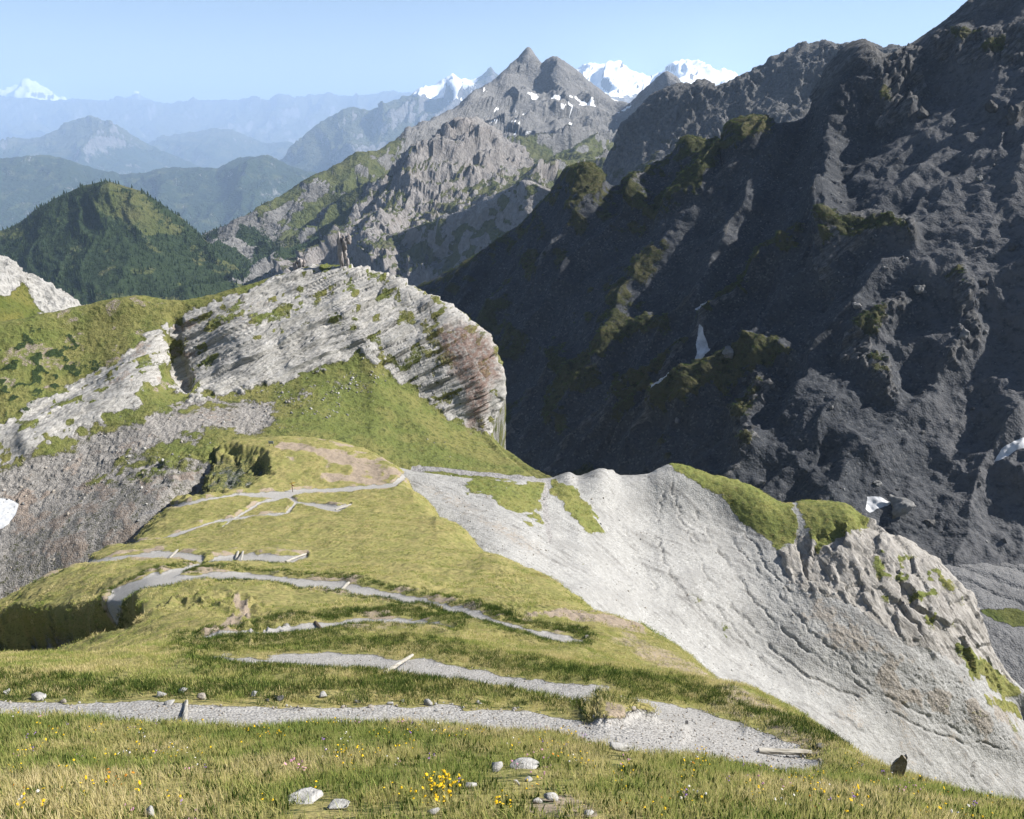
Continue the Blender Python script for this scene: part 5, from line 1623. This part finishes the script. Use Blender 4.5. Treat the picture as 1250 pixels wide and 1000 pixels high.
pts, keys = [], []
for sh, fr, base_d in ((fh, fh.m2[..., 2] * (fh.rid > 1.95), .0032), (mm, mm.m2[..., 2] * (mm.rid > 1.98), .0026)):
    qx, qy = sh.qpix()
    ok = clear(qx, qy, -14) & (qx > -60) & (qx < 520)
    pt, r, c = scatter(sh, base_d * sstep(.15, .6, fr) * ok)
    pts.append(pt); keys.append(np.stack([qx[r, c], qy[r, c]], 1))
    # sparse trees in the open ground
    pt, r, c = scatter(sh, .0004 * ok * ((sh.px < 330) & (sh.py > 225)))
    pts.append(pt); keys.append(np.stack([qx[r, c], qy[r, c]], 1))
pts = np.concatenate(pts); keys = np.concatenate(keys)
print("conifers", len(pts))
hgt = RNG.uniform(8, 17, len(pts))
dep = np.linalg.norm(pts, axis=1)
vis_t = clear(keys[:, 0], keys[:, 1], 4) & (keys[:, 0] > 2) & (keys[:, 0] < 1248)
order = np.argsort(-(hgt / dep) * vis_t)
near_i = order[:300]
far_i = np.setdiff1d(np.arange(len(pts)), near_i)
for n_, i in enumerate(near_i):
    o = link("conifer", trees[n_ % 6], loc=pts[i] - np.array([0, 0, .5]))
    h_ = hgt[i]
    w_ = h_ * RNG.uniform(.8, 1.15)
    o.scale = (w_, w_, h_); o.rotation_euler = (0, 0, RNG.uniform(0, 6.28))
    tag(o, 'dark green conifer on the far forested slopes below the grey mountains', 'conifer', 'conifers on the far slopes')
n = len(far_i)
w_ = hgt[far_i] * RNG.uniform(.8, 1.15, n)
inst("conifer_forest", pts[far_i] - np.array([0, 0, .5]), np.stack([np.zeros(n), np.zeros(n), RNG.uniform(0, 6.28, n)], 1), np.stack([w_, w_, hgt[far_i]], 1), RNG.integers(0, 6, n), trees, 'dense dark conifer forest covering the far hill')

# ---- grass ------------------------------------------------------------------------------------------------------------
def blade_mat(name, stops, trans=.45):
    m, nt = new_mat(name)
    T = NT(nt)
    oi = T.n("ShaderNodeObjectInfo")
    at = T.n("ShaderNodeAttribute", attribute_name="tone")
    big = T.noise(.30, 4, .65)
    f = T.math('ADD', T.math('MULTIPLY', at.outputs['Fac'], .36), T.math('ADD', T.math('MULTIPLY', oi.outputs['Random'], .2), T.math('MULTIPLY', T.sstep(big, .36, .64), .50)))
    c = T.ramp(f, stops)
    d = T.n("ShaderNodeBsdfDiffuse"); t = T.n("ShaderNodeBsdfTranslucent"); mx = T.n("ShaderNodeMixShader")
    T.link(c, d.inputs[0]); T.link(c, t.inputs[0]); mx.inputs[0].default_value = trans
    T.link(d.outputs[0], mx.inputs[1]); T.link(t.outputs[0], mx.inputs[2])
    o = T.n("ShaderNodeOutputMaterial"); T.link(mx.outputs[0], o.inputs[0])
    return m


GREEN = [(.0, (.11, .18, .04)), (.25, (.22, .275, .07)), (.48, (.36, .36, .12)), (.70, (.51, .44, .20)), (1.0, (.64, .54, .32))]
g_mat = blade_mat("meadow_blades", GREEN)
leaf_mat = blade_mat("meadow_leaves", [(.0, (.03, .055, .014)), (.5, (.06, .09, .022)), (1, (.11, .13, .035))], .25)


def clump(seed, nb_, rad, h0, h1, wid, mat, lean=.5, tone=(0, 1), seg=2):
    g = np.random.default_rng(seed)
    v, f, tn = [], [], []
    for b in range(nb_):
        a = g.uniform(0, 2 * math.pi); r0 = rad * math.sqrt(g.random())
        x, y = r0 * math.cos(a), r0 * math.sin(a)
        h = g.uniform(h0, h1)
        la = a + g.normal() * .9; ln = abs(g.normal()) * lean * h
        wa = g.uniform(0, 2 * math.pi); wx, wy = math.cos(wa) * wid / 2, math.sin(wa) * wid / 2
        t_ = g.uniform(*tone)
        i0 = len(v)
        for s in range(seg):
            q = s / seg
            k = 1 - .35 * q
            cx, cy = x + math.cos(la) * ln * q * q, y + math.sin(la) * ln * q * q
            v += [(cx - wx * k, cy - wy * k, h * q - .03), (cx + wx * k, cy + wy * k, h * q - .03)]
        v.append((x + math.cos(la) * ln, y + math.sin(la) * ln, h * (1 - .25 * min(1, ln / h))))
        for s in range(seg - 1):
            j = i0 + 2 * s
            f.append((j, j + 1, j + 3, j + 2))
        j = i0 + 2 * (seg - 1)
        f.append((j, j + 1, len(v) - 1))
        tn += [t_] * (len(v) - i0)
    me = bpy.data.meshes.new("clump")
    me.from_pydata(v, [], f)
    at = me.attributes.new('tone', 'FLOAT', 'POINT'); at.data.foreach_set('value', np.array(tn, np.float32))
    me.materials.append(mat)
    me.update()
    return me


def up_rot(n):
    return np.stack([RNG.normal(0, .12, n), RNG.normal(0, .12, n), RNG.uniform(0, 6.28, n)], 1)


X, Yv = gh.px, gh.Y
openm = (1 - np.clip(gh_pathm * 1.6, 0, 1)) * (1 - .8 * np.clip(gh_soil, 0, 1))
qx_, qy_ = gh.qpix()
for (x, y, w_) in [(q[0], q[1], q[2]) for q in FG] + [(q[0], q[1], q[2]) for q in PS]:
    openm = openm * (1 - .95 * np.exp(-(((qx_ - x) / (w_ * .75)) ** 2 + ((qy_ - y - w_ * .25) / (w_ * .6)) ** 2) ** 2))
inx = (X > -90) & (X < 1340)
jd = fbm(gh.P / 1.6 + 60, 3)
va = (gh.rid > 1.3)
band = lambda a, b: (Yv >= a) & (Yv < b)
d1 = 75 * band(4.2, 14.2) * openm * inx * va * (.75 + .5 * sstep(-.3, .4, jd))
pt, r, c = scatter(gh, d1)
src = [clump(700 + k, 26, .15, .035, .125, .0075, g_mat, tone=((0, .55), (.2, .9), (.5, 1), (0, 1))[k % 4], seg=3) for k in range(8)]
src += [clump(720 + k, 22, .12, .02, .07, .022, leaf_mat, .9, (0, .8)) for k in range(3)]
src += [clump(730 + k, 12, .12, .14, .26, .004, g_mat, .35, (.75, 1), seg=3) for k in range(2)]
n = len(pt); s = RNG.uniform(.7, 1.25, n)
print("grass near", n)
idx = RNG.choice(len(src), n, p=[.0825] * 8 + [.27 / 3] * 3 + [.035] * 2)
inst("meadow_grass", pt, up_rot(n), np.stack([s, s, s * RNG.uniform(.75, 1.3, n)], 1), idx, src, 'short alpine meadow grass with dry straw coloured stems')
d2 = (24 * band(14.2, 36) + 8 * band(36, 66)) * openm * inx * va * (gh.rid < 8.6) * (.7 + .5 * sstep(-.3, .4, jd)) * (1 - .7 * gh_hol)
pt, r, c = scatter(gh, d2)
src2 = [clump(740 + k, 30, .24, .035, .125, .016, g_mat, tone=((0, .6), (.2, .9), (.4, 1), (0, 1))[k % 4]) for k in range(8)]
n = len(pt); s = RNG.uniform(.7, 1.25, n) * np.clip(Yv[r, c] / 30, .9, 1.35); hz_ = np.clip(28 / Yv[r, c], .45, 1)
print("grass mid", n)
inst("hillside_grass", pt, up_rot(n), np.stack([s, s, s * hz_], 1), RNG.integers(0, 8, n), src2, 'grass of the slope between the near path and the zigzags')
# tussocks further down and dark tall rims along the path edges
jt = fbm(gh.P / 7 + 80, 3)
d3 = (1.6 * band(66, 120) + .9 * band(120, 262)) * openm * inx * (gh.rid < 11.1) * sstep(-.15, .35, jt) * (1 - .6 * gh_hol) * (X < 850)
pt, r, c = scatter(gh, d3)
src3 = [clump(760 + k, 34, .36, .06, .20, .05, g_mat, .8, tone=((0, .5), (0, .9), (.3, 1))[k % 3], seg=1) for k in range(6)]
n = len(pt); s = RNG.uniform(.6, 1.3, n)
print("tussocks", n)
inst("tussock_grass", pt, up_rot(n), np.stack([s * 1.3, s * 1.3, s], 1), RNG.integers(0, 6, n), src3, 'low tussocks dotting the far part of the sunny slope')
rimm = np.exp(-((pd_m := (np.minimum.reduce([poly_dist(gh.px, gh.py, PATHS[k]) for k in names[:11]]) * gh.Y / 800)) - .28) ** 2 / .05) * (gh_pathm < .4)
# only the far (lower) rim stands tall
d4 = rimm * (gh.Y > 15.6) * (gh.Y < 120) * np.where(gh.Y < 40, 16, np.where(gh.Y < 70, 7, 2.5)) * inx * (gh.rid < 9)
pt, r, c = scatter(gh, d4)
n = len(pt); s = RNG.uniform(.8, 1.3, n) * np.clip(Yv[r, c] / 45, .8, 1.5)
dk = [clump(780 + k, 34, .22, .10, .24, .018, leaf_mat, .7, (0, .8)) for k in range(4)]
print("rim", n)
inst("rim_grass", pt, up_rot(n), np.stack([s, s, s], 1), RNG.integers(0, 4, n), dk, 'taller green grass hanging over the edges of the paths')

# green cap and apron grass texture: tufts
px, py = kn.px, kn.py
jt = fbm(kn.P / 9 + 80, 3)
d5 = .16 * (kn.m1[..., 0] > .6) * (kn.rid > 2) * (kn.rid < 7.2) * sstep(-.1, .3, jt) * (px > -60)
pt, r, c = scatter(kn, d5)
n = len(pt); s = RNG.uniform(.8, 1.9, n)
print("ridge tufts", n)
inst("ridge_tussocks", pt, up_rot(n), np.stack([s * 1.4, s * 1.4, s], 1), RNG.integers(0, 6, n), src3, 'tussocks on the grassy crest and apron of the rock ridge')

pt, r, c = scatter(scs, .5 * (scs.m1[..., 0] > .45) * (scs.rid > 1.97) * (scs.rid < 6))
n = len(pt); s = RNG.uniform(.8, 1.7, n)
inst("cap_tussocks", pt, up_rot(n), np.stack([s * 1.2, s * 1.2, s * 1.3], 1), RNG.integers(0, 6, n), src3, 'green tussocks on the grassy cap above the scree')
pt, r, c = scatter(dm, .05 * (dm.m1[..., 0] > .4) * (dm.rid > 2) * (dm.rid < 6))
n = len(pt); s = RNG.uniform(2, 5, n)
dmt = [clump(790 + k, 30, .5, .10, .35, .09, leaf_mat, .9, (0, 1), seg=1) for k in range(3)]
inst("rib_shrubs", pt, up_rot(n), np.stack([s, s, s * .8], 1), RNG.integers(0, 3, n), dmt, 'dark low shrubs and grass on the ribs of the shadowed mountainside')

# ---- flowers ------------------------------------------------------------------------------------------------------------
def petal_mat(name, c):
    m, nt = new_mat(name)
    T = NT(nt)
    oi = T.n("ShaderNodeObjectInfo")
    T.out(T.mix(T.math('MULTIPLY', oi.outputs['Random'], .4), c, tuple(x * .6 for x in c)), .7)
    return m


stem_mat = plain("flower_stem", (.06, .085, .025), .8)
pet = dict(yellow=petal_mat("yellow_petals", (.62, .40, .015)), purple=petal_mat("purple_petals", (.28, .16, .42)), white=petal_mat("white_petals", (.55, .53, .50)), pink=petal_mat("pink_petals", (.42, .22, .30)), orange=petal_mat("orange_petals", (.42, .17, .02)))


def flower_bits(g, rad, nf, h0, h1, fr):
    """stems and ragged flower heads as separate vertex lists"""
    sv, sf, fv, ff = [], [], [], []
    for k in range(nf):
        a = g.uniform(0, 6.28); r0 = rad * math.sqrt(g.random())
        x, y = r0 * math.cos(a), r0 * math.sin(a)
        h = g.uniform(h0, h1)
        lx, ly = g.normal() * .03, g.normal() * .03
        i = len(sv)
        sv += [(x - .002, y, 0), (x + .002, y, 0), (x + lx + .002, y + ly, h), (x + lx - .002, y + ly, h)]
        sf.append((i, i + 1, i + 2, i + 3))
        i = len(fv)
        fv.append((x + lx, y + ly, h + .006))
        m = 10
        tx, ty = g.normal() * .5, g.normal() * .5
        rr = fr * g.uniform(.75, 1.25)
        for q in range(m):
            an = 6.2832 * q / m
            R_ = rr * (1 if q % 2 else .62)
            cx, cy = R_ * math.cos(an), R_ * math.sin(an)
            fv.append((x + lx + cx, y + ly + cy, h + tx * cx + ty * cy))
        ff += [(i, i + 1 + q, i + 1 + (q + 1) % m) for q in range(m)]
    return sv, sf, fv, ff


def flower_mesh(seed, colour, nf=3, rad=.06, h0=.12, h1=.22, fr=.014):
    g = np.random.default_rng(seed)
    sv, sf, fv, ff = flower_bits(g, rad, nf, h0, h1, fr)
    me = bpy.data.meshes.new("flowers")
    o = len(sv)
    me.from_pydata(sv + fv, [], sf + [tuple(i + o for i in t) for t in ff])
    me.materials.append(stem_mat); me.materials.append(pet[colour])
    me.polygons.foreach_set('material_index', [0] * len(sf) + [1] * len(ff))
    me.update()
    return me


fs_ = [flower_mesh(800 + k, c_2, n_2, fr=f_2) for k, (c_2, n_2, f_2) in enumerate([('yellow', 3, .015), ('yellow', 2, .017), ('yellow', 4, .012), ('purple', 3, .014), ('white', 3, .013), ('pink', 3, .014), ('orange', 2, .013)])]
jf = fbm(gh.P / 1.2 + 90, 3)
d6 = 5.0 * band(4.5, 14) * openm * inx * va * sstep(-.1, .4, jf)
pt, r, c = scatter(gh, d6)
n = len(pt); s = RNG.uniform(.8, 1.3, n)
print("flowers", n)
inst("meadow_flowers", pt, up_rot(n), np.stack([s, s, s], 1), RNG.choice(7, n, p=[.24, .22, .16, .12, .1, .08, .08]), fs_, 'small yellow, purple and white alpine flowers in the meadow')


def flower_plant(x, y, colour, nf, rad, label, fr=.018, seed=0, h=(.12, .24)):
    p, _, _ = gh.find(x, y, (1.3, 4.2))
    g = np.random.default_rng(seed)
    root = bpy.data.objects.new("flowering_plant", None); COL.objects.link(root); root.location = p
    tag(root, label, 'flowers', 'flower clumps in the foreground meadow')
    sv, sf, fv, ff = flower_bits(g, rad, nf, *h, fr)
    me = bpy.data.meshes.new("stems"); me.from_pydata(sv, [], sf); me.update()
    so = link("stems", me, stem_mat, root); so['kind'] = 'stuff'
    me = bpy.data.meshes.new("blossom"); me.from_pydata(fv, [], ff); me.update()
    bo = link("blossom", me, pet[colour], root); bo['kind'] = 'stuff'
    return root


flower_plant(530, 978, 'yellow', 46, .22, 'dense clump of bright yellow flowers in the foreground meadow', .019, 1)
flower_plant(548, 968, 'yellow', 20, .13, 'smaller bright yellow clump leaning against the dense one', .018, 2)
flower_plant(616, 992, 'yellow', 10, .10, 'few yellow flowers below the bare soil spot', .018, 3)
flower_plant(362, 947, 'pink', 14, .16, 'tuft of lilac pink flowers above the large cracked slab', .020, 4)
flower_plant(528, 932, 'purple', 6, .06, 'tiny violet tuft in the deep green grass', .018, 5)
flower_plant(646, 950, 'pink', 16, .3, 'loose pinkish flowers around the light grey slab', .015, 6)
flower_plant(680, 930, 'orange', 4, .05, 'single orange flower stem right of the light grey slab', .018, 7)
flower_plant(1108, 975, 'pink', 14, .2, 'pale lilac flowers on the brow below the standing rock', .016, 8)
flower_plant(50, 990, 'yellow', 12, .2, 'scattered yellow flowers at the meadow corner', .018, 9)
flower_plant(150, 960, 'orange', 9, .18, 'rusty orange seed heads in the straw coloured grass', .018, 10)
